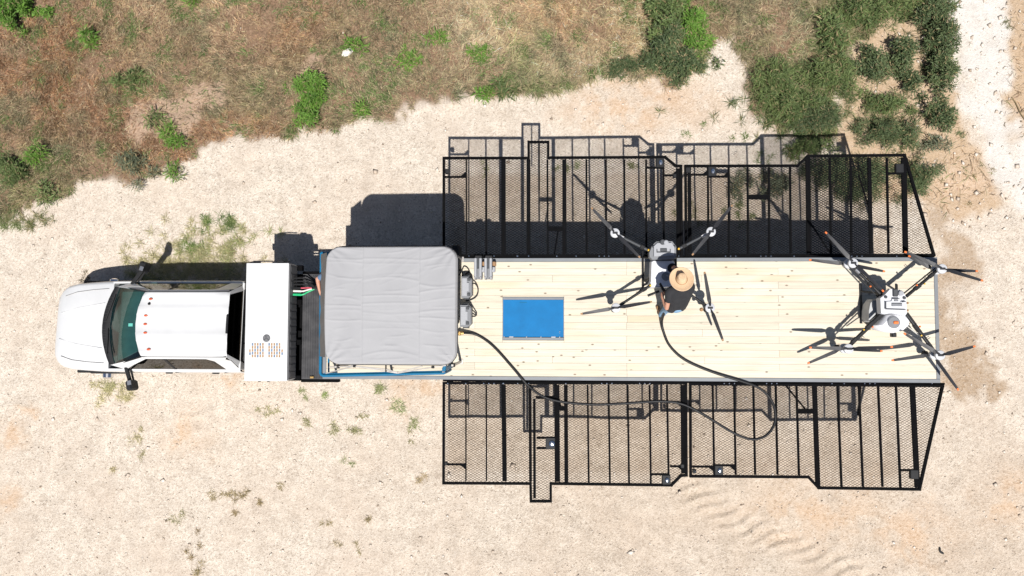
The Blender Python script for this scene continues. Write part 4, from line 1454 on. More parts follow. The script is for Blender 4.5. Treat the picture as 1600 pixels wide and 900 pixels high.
# filling hose
Hp = [(716, 521, .16), (724, 520, .12), (745, 523, .03), (770, 540, .03), (800, 573, .03), (815, 591, .04), (826, 603, .03), (848, 619, .03), (880, 628, .03), (930, 632, .03),
      (980, 630, .03), (1030, 627, .03), (1065, 631, .03), (1100, 648, .03), (1140, 673, .03), (1172, 686, .03), (1196, 681, .03), (1210, 662, .03), (1210, 638, .03), (1200, 618, .04),
      (1182, 604, .06), (1160, 596, .05), (1110, 580, .03), (1070, 562, .03), (1047, 541, .03), (1037, 519, .04), (1034, 503, .12), (1038, 488, .45), (1043, 474, .72), (1041, 460, .88), (1036, 452, .90)]
pts = []
for px, py, dz in Hp:
    p = at(px, py, DZ + dz)
    if p.y < DY0 - .02:
        p = at(px, py, zwing(p.y) + .065)
    pts.append(p)
hose = tag(empty('filling_hose', pts[0]), 'black filling hose looping from the canopy across deck and near wing', 'hose')
hp_ = curve(pts, 9)
MB().tube(hp_, .027, 10).build('hose_line', 'hose', hose, pts[0], True)
MB().tube([pts[0] - Vector((.05, 0, 0)), pts[1]], .038, 10).box(pts[0] + Vector((.03, 0, 0)), (.05, .09, .06), .01).build('hose_fitting', 'brass', hose, pts[0])
nz = MB().tube([pts[-2], pts[-1], pts[-1] + Vector((-.06, .12, -.02))], [.032, .03, .022], 10)
nz.tube([pts[-1] + Vector((.0, .02, 0)), pts[-1] + Vector((.1, -.05, -.06))], .012, 6)
nz.build('nozzle', 'black_plastic', hose, pts[0])

# ------------------------------------------------------------------ spray drones
def rotor_blade(mb, hub, tip, root_w=.075, tip_w=.045):
    hub, tip = Vector(hub), Vector(tip)
    d = (tip - hub); L = d.length; d.normalize()
    n = Vector((-d.y, d.x, 0)).normalized()
    prof = [(.05, .35, .016), (.12, .55, .014), (.22, 1.0, .010), (.5, .92, .006), (.85, .70, .002), (.97, .58, 0), (1.0, .35, 0)]
    secs_ = []
    for t, w, tw in prof:
        c = hub + d * (L * t)
        hw_ = root_w * w / 2
        secs_.append([c - n * hw_ + Vector((0, 0, tw - .004)), c + n * hw_ + Vector((0, 0, -tw - .004)), c + n * hw_ + Vector((0, 0, -tw + .006)), c - n * hw_ + Vector((0, 0, tw + .006))])
    return mb.loft(secs_, True, True)


def motor(dp, c, par, r=.098, low=False):
    mt = dp(MB().lathe(c, [(r * .8, -.06), (r * .95, -.045), (r, -.01), (r * .93, .012), (r * .5, .022), (.02, .024)], 20), 'motor', 'motor_cap', par, True)
    dp(MB().bar(Vector(c) + Vector((-.05, 0, .03)), Vector(c) + Vector((.05, 0, .03)), .04, .016, .004), 'rotor_clamp', 'blade', mt)
    return mt


def rotor(dp, c, tips, par, tipcol='orange'):
    c = Vector(c)
    for tpx in tips:
        t = Vector(tpx)
        b = dp(rotor_blade(MB(), c, t), 'rotor_blade', 'blade', par, False)
        d = (t - c).normalized()
        dp(MB().bar(t - d * .035, t + d * .012, .034, .016, .003), 'blade_tip', tipcol, b)


# --- quad drone being filled
ZA = 2.98
D1 = Vector((2.27, 1.10, DZ))
drone1 = tag(empty('spray_drone', D1), 'grey and white spray drone being filled by the person in a straw hat', 'drone', 'spray drones on the plank deck')


def d1p(mb, n, m, par=None, sm=False):
    return mb.build(n, m, par or drone1, D1, sm)


def pp(pts, z):
    return [tuple(at(x, y, z).xy) for x, y in pts]


sc1 = lambda l: [(1000 + x * .1556, 360 + y * .1556) for x, y in l]
shell = sc1([(95, 225), (125, 150), (165, 112), (325, 108), (365, 160), (362, 265), (340, 285), (125, 292), (98, 262)])[::-1]
bd = d1p(MB().prism(pp(shell, 3.10), 2.86, 3.08), 'battery_shell', 'drone_grey')
top = sc1([(140, 160), (172, 128), (315, 125), (345, 168), (342, 250), (140, 262)])[::-1]
d1p(MB().prism(pp(top, 3.12), 3.08, 3.125), 'shell_top', 'drone_pale', bd)
p = at(*sc1([(238, 195)])[0], 3.14)
d1p(MB().box((p.x, p.y, 3.13), (.13, .06, .03), .006), 'recess', 'drone_dark', bd)
d1p(MB().box((p.x, p.y - .045, 3.128), (.26, .018, .03), .004), 'ridge', 'drone_dark', bd)
d1p(MB().box((p.x - .13, p.y - .02, 3.128), (.014, .07, .03), .004).box((p.x + .13, p.y - .02, 3.128), (.014, .07, .03), .004), 'ridge', 'drone_dark', bd)
d1p(MB().box((p.x, p.y - .10, 3.10), (.36, .03, .03), .006), 'ridge', 'drone_dark', bd)
q = at(*sc1([(232, 118)])[0], 3.12)
d1p(MB().lathe((q.x - .01, q.y, 3.09), [(.055, 0), (.055, .05), (.04, .06)], 14), 'camera_pod', 'drone_dark', bd)
d1p(MB().lathe((q.x + .055, q.y - .01, 3.09), [(.05, 0), (.05, .055), (.035, .065)], 14), 'antenna_dome', 'drone_pale', bd)
for sx in (140, 345):
    w = at(*sc1([(sx, 162)])[0], 3.12)
    d1p(MB().lathe((w.x, w.y, 3.07), [(.028, 0), (.028, .04), (.012, .05)], 10), 'shell_bolt', 'drone_dark', bd)
tk = sc1([(108, 310), (130, 298), (335, 298), (350, 320), (350, 520), (320, 575), (100, 580), (84, 560), (100, 520)])[::-1]
c0 = np.mean(pp(tk, 2.95), axis=0)
tv = []
for z, k in ((2.52, .72), (2.62, .92), (2.8, 1.0), (2.9, .985), (2.95, .93), (2.965, .80)):
    tv.append([Vector((c0[0] + (x - c0[0]) * k, c0[1] + (y - c0[1]) * k, z)) for x, y in pp(tk, 2.92)])
tank = d1p(MB().loft(tv, True, True), 'tank', 'tank_white', None, True)
w = at(*sc1([(325, 378)])[0], 2.99)
d1p(MB().lathe((w.x, w.y, 2.965), [(.095, 0), (.095, .03), (.08, .035), (.075, .01), (.02, .008)], 20), 'filler_neck', 'black_plastic', tank)
w = at(*sc1([(262, 462)])[0], 3.0)
ld = d1p(MB().lathe((w.x, w.y, 2.97), [(.085, 0), (.085, .022), (.06, .03)], 20), 'tank_lid', 'drone_grey', tank)
d1p(MB().bar((w.x + .0, w.y + .02, 3.005), (w.x + .1, w.y - .01, 3.005), .02, .012, .003), 'lid_lever', 'drone_pale', ld)
d1p(MB().bar(at(*sc1([(100, 560)])[0], 2.94), at(*sc1([(235, 560)])[0], 2.94), .05, .03, .01), 'tank_lip', 'drone_pale', tank)
m1 = dict(a=(961, 364), b=(1111, 362), c=(962.5, 481), d=(1109.5, 481))
roots = dict(a=(1013, 391), b=(1060, 389), c=(1016, 446), d=(1058, 446))
tips1 = dict(a=((924.5, 325), (999.5, 402)), b=((1144, 321), (1082, 398)), c=((908, 490.5), (1018, 471.5)), d=((1101, 425.5), (1129.5, 532)))
for k in 'abcd':
    mc = at(*m1[k], ZA + .06)
    rt = at(*roots[k], ZA - .02)
    ar = MB().tube([rt, Vector((mc.x, mc.y, ZA - .02))], [.030, .026], 10)
    arm = d1p(ar, 'arm', 'carbon' if k in 'cd' else 'drone_dark', None, True)
    mid_ = rt.lerp(Vector((mc.x, mc.y, ZA - .02)), .12)
    d1p(MB().bar(mid_, mid_ + (mc - rt).normalized() * .09, .075, .07, .01), 'fold_joint', 'black_plastic', arm)
    d1p(MB().ball(rt + Vector((0, 0, .04)), .024, 8, 6), 'fold_pin', 'yellow', arm)
    e_ = rt.lerp(Vector((mc.x, mc.y, ZA - .02)), .86)
    d1p(MB().bar(e_ - (mc - rt).normalized() * .10, e_ + (mc - rt).normalized() * .05, .06, .07, .01), 'motor_bracket', 'steel' if k in 'ab' else 'black_plastic', arm)
    motor(d1p, mc, arm)
    rotor(d1p, mc + Vector((0, 0, .04)), [at(*t, ZA + .10) for t in tips1[k]], arm, 'boot')
    if k in 'cd':
        d1p(MB().lathe((mc.x - .02, mc.y - .03, DZ + .36), [(.025, 0), (.06, .03), (.06, .10), (.02, .16)], 12), 'spray_nozzle', 'black_plastic', arm)
        d1p(MB().tube([(mc.x - .02, mc.y - .03, DZ + .5), (mc.x, mc.y, ZA - .03)], .018, 8), 'nozzle_rod', 'carbon', arm)
        d1p(MB().ball((mc.x - .14 if k == 'd' else mc.x, mc.y - .03, DZ + .52), .04, 10, 6), 'nozzle_cap', 'boot' if k == 'd' else 'black_plastic', arm)
for sx in (-1, 1):
    x = D1.x + sx * .34
    g_ = MB().tube([(x, .72, DZ + .022), (x, 1.50, DZ + .022)], .022, 8)
    sk_ = d1p(g_, 'skid', 'carbon', None, True)
    for y in (.86, 1.36):
        d1p(MB().tube([(x, y, DZ + .03), (D1.x + sx * .2, y + (.08 if y < 1 else -.06), 2.90)], .02, 8), 'skid_leg', 'carbon', sk_, True)
d1p(MB().box((D1.x, 1.14, 2.83), (.42, .62, .09), .02), 'centre_frame', 'carbon')
w = at(1028, 455, 2.95)
d1p(MB().tube([at(1012, 462, 2.9), at(1030, 455, 2.9)], .025, 8), 'rear_boom', 'carbon')
for s in (-1, 1):
    d1p(MB().tube(curve([(D1.x + s * .22, .9, 2.82), (D1.x + s * .32, .80, 2.74), (D1.x + s * .5, .62, 2.86), (D1.x + s * .7, .46, 2.93)], 6), .010, 6), 'spray_line', 'black_plastic', None, True)

# --- drone with doubled rotors at the deck end
ZB = 3.02
D2 = Vector((6.70, .38, DZ))
drone2 = tag(empty('spray_drone', D2), 'white tanked spray drone with doubled orange-tipped rotors at the deck end', 'drone', 'spray drones on the plank deck')


def d2p(mb, n, m, par=None, sm=False):
    return mb.build(n, m, par or drone2, D2, sm)


sc2 = lambda l: [(1340 + x * .13333, 420 + y * .13333) for x, y in l]
sh = sc2([(280, 520), (272, 345), (330, 300), (385, 240), (430, 232), (530, 255), (575, 330), (585, 520), (560, 555), (400, 520), (320, 535)])
bd = d2p(MB().prism(pp(sh, 3.14), 2.94, 3.12), 'battery_shell', 'drone_white')
sh2 = sc2([(325, 465), (325, 385), (400, 380), (410, 350), (490, 350), (500, 385), (565, 385), (560, 470)])
d2p(MB().prism(pp(sh2, 3.16), 3.12, 3.15), 'shell_top', 'drone_white', bd)
for a, b, wd, m_ in (((410, 350), (490, 350), .016, 'drone_dark'), ((400, 420), (520, 420), .06, 'drone_grey'), ((325, 470), (560, 478), .018, 'drone_dark'),
                     ((330, 385), (330, 465), .016, 'drone_dark'), ((400, 405), (520, 405), .012, 'drone_dark'), ((520, 388), (565, 384), .016, 'drone_dark'), ((430, 372), (475, 372), .03, 'drone_grey')):
    A_, B_ = at(*sc2([a])[0], 3.16), at(*sc2([b])[0], 3.16)
    d2p(MB().bar(A_, B_, wd, .022, .003), 'ridge', m_, bd)
w = at(*sc2([(450, 280)])[0], 3.16)
d2p(MB().box((w.x, w.y, 3.13), (.10, .15, .05), .015), 'camera_pod', 'drone_dark', bd)
w = at(*sc2([(512, 285)])[0], 3.16)
d2p(MB().lathe((w.x, w.y, 3.11), [(.05, 0), (.05, .05), (.035, .06)], 16), 'antenna_dome', 'drone_pale', bd)
for q in ((335, 330), (553, 340)):
    w = at(*sc2([q])[0], 3.15)
    d2p(MB().lathe((w.x, w.y, 3.11), [(.03, 0), (.03, .03), (.012, .04)], 10), 'shell_bolt', 'drone_dark', bd)
for q in ((590, 400), (590, 488)):
    w = at(*sc2([q])[0], 3.05)
    d2p(MB().box((w.x, w.y, 3.03), (.04, .04, .04), .01), 'side_plug', 'boot', bd)
tk = sc2([(180, 665), (300, 540), (330, 525), (540, 525), (590, 600), (580, 660), (500, 735), (420, 755), (330, 745), (240, 720)])
c0 = np.mean(pp(tk, 2.95), axis=0)
tv = []
for z, k in ((2.50, .70), (2.6, .92), (2.8, 1.0), (2.90, .98), (2.98, .88), (3.02, .66)):
    tv.append([Vector((c0[0] + (x - c0[0]) * k + (.03 if k < .9 and z > 2.9 else 0), c0[1] + (y - c0[1]) * k, z)) for x, y in pp(tk, 2.9)])
tank = d2p(MB().loft(tv, True, True), 'tank', 'tank_white', None, True)
w = at(*sc2([(432, 628)])[0], 3.06)
ld = d2p(MB().lathe((w.x, w.y, 3.015), [(.118, 0), (.118, .025), (.10, .035), (.03, .037)], 24), 'tank_lid', 'drone_grey', tank)
d2p(MB().box((w.x + .03, w.y - .003, 3.06), (.095, .055, .03), .012), 'lid_grip', 'orange', ld)
st_ = sc2([(120, 610), (122, 500), (140, 400), (170, 355), (235, 350), (245, 400), (240, 500), (200, 560), (140, 625)])
c0 = np.mean(pp(st_, 2.8), axis=0)
tv = []
for z, k in ((2.45, .8), (2.55, 1.0), (2.74, 1.0), (2.80, .88)):
    tv.append([Vector((c0[0] + (x - c0[0]) * k, c0[1] + (y - c0[1]) * k, z)) for x, y in pp(st_, 2.78)])
d2p(MB().loft(tv, True, True), 'side_tank', 'tank_dim', None, True)
w = at(*sc2([(440, 775)])[0], 2.8)
d2p(MB().box((w.x, w.y, 2.72), (.09, .09, .12), .015), 'rear_sensor', 'carbon')
d2p(MB().box((6.68, .36, 2.87), (.44, .62, .10), .02), 'centre_frame', 'carbon')
m2 = dict(a=(1333, 411), b=(1472, 420), c=(1326, 545), d=(1469, 555))
rt2 = dict(a=(1378, 462), b=(1416, 463), c=(1378, 489), d=(1416, 491))
up2 = dict(a=((1290, 363), (1380, 455)), b=((1414, 393.5), (1535, 438.5)), c=((1265.5, 543), (1394, 542)), d=((1413, 521), (1523, 541)))
lo2 = dict(a=((1265, 406), (1382, 424)), b=((1420, 400), (1527, 423.5)), c=((1262.5, 567.5), (1378, 548.5)), d=((1394, 563), (1497, 609)))
for k in 'abcd':
    mc = at(*m2[k], ZB + .10)
    rt = at(*rt2[k], ZB - .03)
    en = Vector((mc.x, mc.y, ZB - .03))
    dr = (en - rt).normalized()
    arm = d2p(MB().tube([rt, en], [.033, .028], 10), 'arm', 'carbon', None, True)
    d2p(MB().bar(rt.lerp(en, .25), rt.lerp(en, .43), .075, .075, .012), 'fold_joint', 'black_plastic', arm)
    d2p(MB().bar(rt.lerp(en, .70), rt.lerp(en, .84), .072, .07, .012), 'motor_bracket', 'black_plastic' if k != 'a' else 'steel', arm)
    nn = Vector((-dr.y, dr.x, 0))
    d2p(MB().tube([rt + nn * .06 - Vector((0, 0, .05)), en + nn * .045 - Vector((0, 0, .05))], .014, 6), 'arm_cable', 'rubber', arm, True)
    d2p(MB().ball(rt.lerp(en, .34) + nn * .05 + Vector((0, 0, .05)), .02, 8, 6), 'fold_pin', 'orange', arm)
    d2p(MB().ball(rt.lerp(en, .5) + nn * -.03 + Vector((0, 0, .05)), .018, 8, 6), 'arm_light', 'yellow', arm)
    for j in (.6, .64):
        d2p(MB().tube([rt.lerp(en, j), rt.lerp(en, j) + nn * .09 + Vector((0, 0, .03))], .006, 5), 'whip', 'rubber', arm)
    motor(d2p, mc, arm)
    lc = Vector((mc.x, mc.y, ZB - .13))
    d2p(MB().lathe(lc, [(.09, -.03), (.098, .0), (.095, .04), (.06, .06)], 18), 'lower_motor', 'motor_cap', arm, True)
    rotor(d2p, mc + Vector((0, 0, .04)), [at(*t, ZB + .14) for t in up2[k]], arm)
    rotor(d2p, lc - Vector((0, 0, .05)), [at(*t, ZB - .18) for t in lo2[k]], arm)
    if k in 'cd':
        d2p(MB().tube([(mc.x, mc.y, ZB - .2), (mc.x, mc.y, DZ + .22)], .016, 8), 'nozzle_rod', 'carbon', arm)
        d2p(MB().lathe((mc.x, mc.y, DZ + .12), [(.03, 0), (.065, .03), (.065, .08), (.02, .13)], 12), 'spray_nozzle', 'black_plastic', arm)
for sx in (-1, 1):
    x = D2.x + sx * .36
    sk_ = d2p(MB().tube([(x, 0.0, DZ + .022), (x, .80, DZ + .022)], .022, 8), 'skid', 'carbon', None, True)
    for y in (.12, .66):
        d2p(MB().tube([(x, y, DZ + .03), (D2.x + sx * .2, y + (.06 if y < .4 else -.06), 2.86)], .02, 8), 'skid_leg', 'carbon', sk_, True)
for s in (-1, 1):
    d2p(MB().tube(curve([(D2.x + s * .2, .16, 2.80), (D2.x + s * .33, .02, 2.70), (D2.x + s * .42, -.1, 2.8), (D2.x + s * .6, -.28, 2.90)], 6), .011, 6), 'spray_line', 'white_cable', None, True)

# ------------------------------------------------------------------ people
def remeshed(mb, name, mat, parent, origin, voxel):
    o = Vector(origin)
    me = bpy.data.meshes.new('temporary')
    me.from_pydata([tuple(Vector(p) - o) for p in mb.v], [], mb.f)
    ob = bpy.data.objects.new('temporary', me)
    COL.objects.link(ob)
    md = ob.modifiers.new('remesh', 'REMESH'); md.mode = 'VOXEL'; md.voxel_size = voxel; md.use_smooth_shade = True
    sm = ob.modifiers.new('smooth', 'SMOOTH'); sm.factor = .5; sm.iterations = 3
    dg = bpy.context.evaluated_depsgraph_get()
    res = bpy.data.meshes.new_from_object(ob.evaluated_get(dg))
    bpy.data.objects.remove(ob)
    res.name = name
    res.materials.clear()
    res.materials.append(M[mat])
    res.polygons.foreach_set('use_smooth', [True] * len(res.polygons))
    r = bpy.data.objects.new(name, res)
    COL.objects.link(r)
    r.parent = parent
    return r


def limb(mb, pts, rs, n=12):
    pts = [Vector(p) for p in pts]
    fine, fr2 = [], []
    cv_ = curve(pts, 5)
    for i, p in enumerate(cv_):
        t = i / 5
        k = min(int(t), len(rs) - 2)
        fine.append(p); fr2.append(rs[k] + (rs[k + 1] - rs[k]) * (t - k))
    mb.tube(fine, fr2, n)
    mb.ball(pts[0], rs[0] * .99); mb.ball(pts[-1], rs[-1] * .99)


def hand(mb, wrist, direc, side, curl=.5):
    """palm and five bent fingers; side = direction of the thumb"""
    w = Vector(wrist); d = Vector(direc).normalized(); s = Vector(side).normalized()
    s = (s - d * s.dot(d)).normalized(); n = d.cross(s)
    if n.z > 0: n = -n
    pc = w + d * .05
    limb(mb, [w, pc, w + d * .09], [.026, .030, .030])
    for k in (-1, 1):
        limb(mb, [w + d * .02 + s * .012 * k, w + d * .085 + s * .026 * k], [.020, .016], 8)
    for i, L in enumerate((.068, .078, .072, .056)):
        b0 = w + d * .09 + s * (.031 - .0205 * i)
        j1 = b0 + (d * .9 + n * .45 * curl).normalized() * L * .45
        j2 = j1 + (d * .5 + n * 1.1 * curl).normalized() * L * .33
        j3 = j2 + (d * .1 + n * 1.3 * curl).normalized() * L * .25
        limb(mb, [b0 - d * .02, b0, j1, j2, j3], [.0095, .0092, .0088, .0082, .0072], 8)
    t0 = w + d * .03 + s * .026
    limb(mb, [t0, t0 + (d * .6 + s * .8).normalized() * .035, t0 + (d * .85 + s * .5 + n * .3).normalized() * .066], [.0125, .011, .0085], 8)


def head(mb, c, f, up):
    c, f, up = Vector(c), Vector(f).normalized(), Vector(up).normalized()
    f = (f - up * f.dot(up)).normalized()
    s = f.cross(up)
    mb.ball(c + up * .02, (.085, .095, .105), 16, 12)
    mb.ball(c + f * .025 - up * .045, (.062, .066, .07), 14, 10)
    mb.ball(c + f * .105 - up * .015, .016, 8, 6)
    limb(mb, [c + f * .095 + up * .02, c + f * .112 - up * .02], [.010, .015], 8)
    limb(mb, [c + f * .088 + s * .02 - up * .065, c + f * .088 - s * .02 - up * .065], [.010, .010], 8)
    for k in (-1, 1):
        mb.ball(c + s * .092 * k - f * .005, (.018, .018, .03), 8, 6)
        mb.ball(c + f * .085 + s * .034 * k + up * .022, .013, 8, 6)


def person(name, root, label, group, P, cloth):
    t = tag(empty(name, root), label, 'person', group)
    b = MB()
    f = P['face']
    head(b, P['head'], f, P['up'])
    limb(b, [P['chest'], P['neck'], P['head']], [.09, .058, .056])
    limb(b, [P['hip'], P['belly'], P['chest']], [.11, .10, .105])
    for s in 'lr':
        limb(b, [P['chest'], P['sh_' + s], P['el_' + s]], [.09, .058, .042])
        limb(b, [P['el_' + s], (Vector(P['el_' + s]) * .6 + Vector(P['wr_' + s]) * .4), P['wr_' + s]], [.042, .041, .027])
        hand(b, P['wr_' + s], Vector(P['ha_' + s]) - Vector(P['wr_' + s]), P['th_' + s], .7)
        limb(b, [P['hip'], P['hp_' + s], P['kn_' + s], P['an_' + s]], [.11, .085, .055, .038])
        limb(b, [P['an_' + s], P['to_' + s]], [.04, .032])
    remeshed(b, 'body', cloth['skin'], t, root, .0075)
    sh = MB()
    hipv, bel, che = Vector(P['hip']), Vector(P['belly']), Vector(P['chest'])
    sd = (Vector(P['sh_r']) - Vector(P['sh_l'])).normalized()
    for k in (-.085, 0, .085):
        limb(sh, [hipv + sd * k * .9 + Vector((0, 0, -.02)), bel + sd * k, che + sd * k * 1.15], [.140, .138, .148])
    for s in 'lr':
        el, sl_ = Vector(P['el_' + s]), Vector(P['sh_' + s])
        limb(sh, [che, sl_, sl_.lerp(el, cloth['sleeve_' + s])], [.13, .092, .074])
    nk = Vector(P['neck'])
    limb(sh, [che, che.lerp(nk, .75)], [.135, .080])
    remeshed(sh, 'shirt', cloth['shirt'], t, root, .012)
    j = MB()
    for s in 'lr':
        limb(j, [hipv, P['hp_' + s], P['kn_' + s], Vector(P['an_' + s]) + Vector((0, 0, .03))], [.125, .108, .078, .066])
    j.ball(hipv, (.17, .15, .13))
    remeshed(j, 'jeans', cloth['jeans'], t, root, .012)
    for s in 'lr':
        bt = MB()
        an, to = Vector(P['an_' + s]), Vector(P['to_' + s])
        limb(bt, [an + Vector((0, 0, .03)), an - Vector((0, 0, .03))], [.058, .052])
        limb(bt, [an + (an - to) * .25 - Vector((0, 0, .03)), to], [.045, .042])
        bt.box(((an + to) / 2).xy.to_3d() + Vector((0, 0, DZ + .016)), (.08, .2, .028), .01, Matrix.Rotation(math.atan2(-(to - an).x, (to - an).y), 3, 'Z'))
        remeshed(bt, 'boot', 'boot', t, root, .01)
    hr = MB()
    hc, up = Vector(P['head']), Vector(P['up']).normalized()
    ff = Vector(f).normalized()
    hr.ball(hc + up * .035 - ff * .02, (.092, .10, .098), 16, 10)
    remeshed(hr, 'hair', 'hair', t, root, .01)
    return t


P1 = dict(hip=(2.45, .34, 3.28), belly=(2.465, .44, 3.46), chest=(2.47, .575, 3.64), neck=(2.455, .69, 3.80), head=(2.435, .80, 3.93), up=(-.05, .42, .9), face=(-.25, .9, -.5),
          sh_l=(2.28, .60, 3.70), el_l=(2.235, .285, 3.52), wr_l=(2.165, .50, 3.42), ha_l=(2.18, .60, 3.36), th_l=(.8, .4, .3),
          sh_r=(2.655, .66, 3.68), el_r=(2.60, .93, 3.56), wr_r=(2.46, 1.06, 3.36), ha_r=(2.42, 1.10, 3.28), th_r=(-.8, -.2, .3),
          hp_l=(2.36, .30, 3.24), kn_l=(2.33, .27, 2.86), an_l=(2.29, .17, 2.47), to_l=(2.23, .33, 2.425),
          hp_r=(2.54, .33, 3.24), kn_r=(2.57, .43, 2.86), an_r=(2.57, .31, 2.47), to_r=(2.55, .48, 2.425))
R1 = Vector((2.44, .30, DZ))
pers = person('person', R1, 'person in a wide straw hat and black shirt filling a drone', 'people on the deck', P1,
              dict(skin='skin', shirt='black_shirt', jeans='denim', sleeve_l=.50, sleeve_r=.62))
arm_shade = MB()  # black layer that puts the hat's shade onto the right forearm
limb(arm_shade, [Vector(P1['el_r']).lerp(Vector(P1['sh_r']), .25), P1['el_r'], P1['wr_r']], [.060, .052, .036])
remeshed(arm_shade, 'sleeve_guard', 'black_shirt', pers, R1, .010)
# straw hat: crown and brim tilted with the bowed head
hv, hf = [], []
prof = [(.0, .142), (.05, .145), (.075, .135), (.092, .09), (.102, .03), (.105, .0), (.13, -.004), (.19, -.002), (.228, .010), (.232, .016), (.225, .022), (.19, .010), (.13, .006), (.108, .008)]
hatm = MB()
cv_ = []
for r, z in prof:
    for k in range(36):
        a = 2 * math.pi * k / 36
        dent = -.014 * math.exp(-((math.cos(a) * r) / .022) ** 2) if r < .08 else 0
        lift = .018 * (math.cos(a) ** 2) * max(0, (r - .12) / .11)
        cv_.append(Vector((r * math.cos(a) * .97, r * math.sin(a) * 1.03, z + dent + lift)))
fs_ = []
for i in range(len(prof) - 1):
    for k in range(36):
        k2 = (k + 1) % 36
        fs_.append((i * 36 + k, i * 36 + k2, (i + 1) * 36 + k2, (i + 1) * 36 + k))
up_ = Vector((-.03, .30, .95)).normalized()
qr = up_.to_track_quat('Z', 'Y').to_matrix()
hc_ = at(1065, 436.5, 4.0) + Vector((0, 0, -.02))
hatm.add([hc_ + qr @ p for p in cv_], fs_)
hat = hatm.build('straw_hat', 'straw', pers, R1, True)
bnd = [hc_ + qr @ Vector((.106 * math.cos(a), .108 * math.sin(a), .018)) for a in np.linspace(0, 2 * math.pi, 30)]
MB().tube(bnd, .006, 6, False).build('hat_band', 'boot', hat, R1)

P2 = dict(hip=(-3.95, .82, 3.22), belly=(-4.01, .82, 3.36), chest=(-4.10, .82, 3.50), neck=(-4.14, .81, 3.62), head=(-4.13, .80, 3.76), up=(-.1, 0, 1), face=(-1, -.3, -.3),
          sh_r=(-4.20, .99, 3.52), el_r=(-4.60, .86, 3.42), wr_r=(-4.57, .63, 3.385), ha_r=(-4.54, .54, 3.36), th_r=(.6, 0, .5),
          sh_l=(-4.12, .63, 3.52), el_l=(-4.14, .50, 3.24), wr_l=(-4.26, .44, 3.02), ha_l=(-4.30, .42, 2.93), th_l=(-.5, .5, 0),
          hp_l=(-3.94, .73, 3.19), kn_l=(-3.99, .70, 2.82), an_l=(-3.90, .70, 2.47), to_l=(-4.06, .68, 2.425),
          hp_r=(-3.94, .91, 3.19), kn_r=(-4.02, .93, 2.82), an_r=(-3.94, .94, 2.47), to_r=(-4.10, .95, 2.425))
person('person', Vector((-3.95, .8, DZ)), 'person in a blue shirt leaning out over the blue rail under the canopy', 'people on the deck', P2,
       dict(skin='skin', shirt='blue_shirt', jeans='denim', sleeve_l=.6, sleeve_r=.80))

# ------------------------------------------------------------------ vegetation
RINV = np.array(CAM_R.transposed())


def to_px(x, y):
    v = np.stack([x, y, np.full_like(x, -CAM_H)], 0)
    c = RINV @ v
    return 800 + FPX * c[0] / -c[2], 450 - FPX * c[1] / -c[2]


RUSTY, BROWN, OLIVE = (.36, .205, .108), (.33, .225, .133), (.235, .21, .115)
GOLD, PALE, GREEN, GGREY = (.58, .43, .255), (.62, .51, .33), (.115, .175, .05), (.17, .185, .10)
BLOBS = [(60, 90, 90, 70, RUSTY), (130, 130, 80, 60, RUSTY), (210, 60, 70, 50, (.44, .32, .195)), (300, 30, 90, 45, (.44, .325, .20)), (380, 20, 70, 40, (.38, .26, .15)),
         (390, 75, 80, 40, BROWN), (445, 40, 40, 40, RUSTY), (480, 30, 40, 30, RUSTY), (620, 125, 140, 45, OLIVE), (430, 150, 70, 45, OLIVE), (640, 30, 80, 40, (.26, .19, .115)),
         (560, 60, 60, 50, OLIVE), (530, 170, 70, 25, OLIVE), (400, 192, 45, 14, RUSTY), (450, 203, 60, 10, RUSTY), (740, 30, 60, 50, PALE), (790, 20, 50, 40, GOLD),
         (850, 20, 60, 40, (.46, .29, .165)), (890, 45, 30, 30, (.46, .30, .175)), (950, 50, 80, 60, GOLD), (905, 95, 90, 30, PALE), (1000, 30, 40, 40, GOLD),
         (815, 95, 26, 35, (.24, .29, .10)), (830, 135, 60, 14, (.17, .21, .08)), (740, 110, 70, 45, (.30, .24, .15)), (690, 150, 70, 20, OLIVE), (880, 125, 60, 10, OLIVE),
         (1180, 35, 70, 40, (.50, .39, .25)), (1150, 80, 40, 40, OLIVE), (1230, 60, 60, 40, (.44, .37, .23)), (1120, 40, 30, 40, BROWN), (50, 280, 60, 45, (.22, .22, .10)),
         (110, 250, 60, 40, OLIVE), (20, 200, 60, 40, BROWN), (230, 190, 90, 35, (.33, .20, .12)), (260, 240, 70, 25, RUSTY), (330, 210, 50, 25, RUSTY),
         (1250, 170, 70, 40, GREEN), (1300, 110, 50, 50, GREEN), (1370, 15, 70, 40, GREEN), (1200, 130, 40, 30, GREEN), (300, 110, 60, 30, (.28, .22, .13)), (270, 85, 60, 30, (.27, .22, .12))]


def veg_color(px, py):
    num = np.zeros((len(px), 3)) + np.array(BROWN) * .12
    den = np.zeros(len(px)) + .12
    for bx, by, rx, ry, c in BLOBS:
        w = np.exp(-(((px - bx) / rx) ** 2 + ((py - by) / ry) ** 2))
        num += w[:, None] * np.array(c); den += w
    return num / den[:, None]


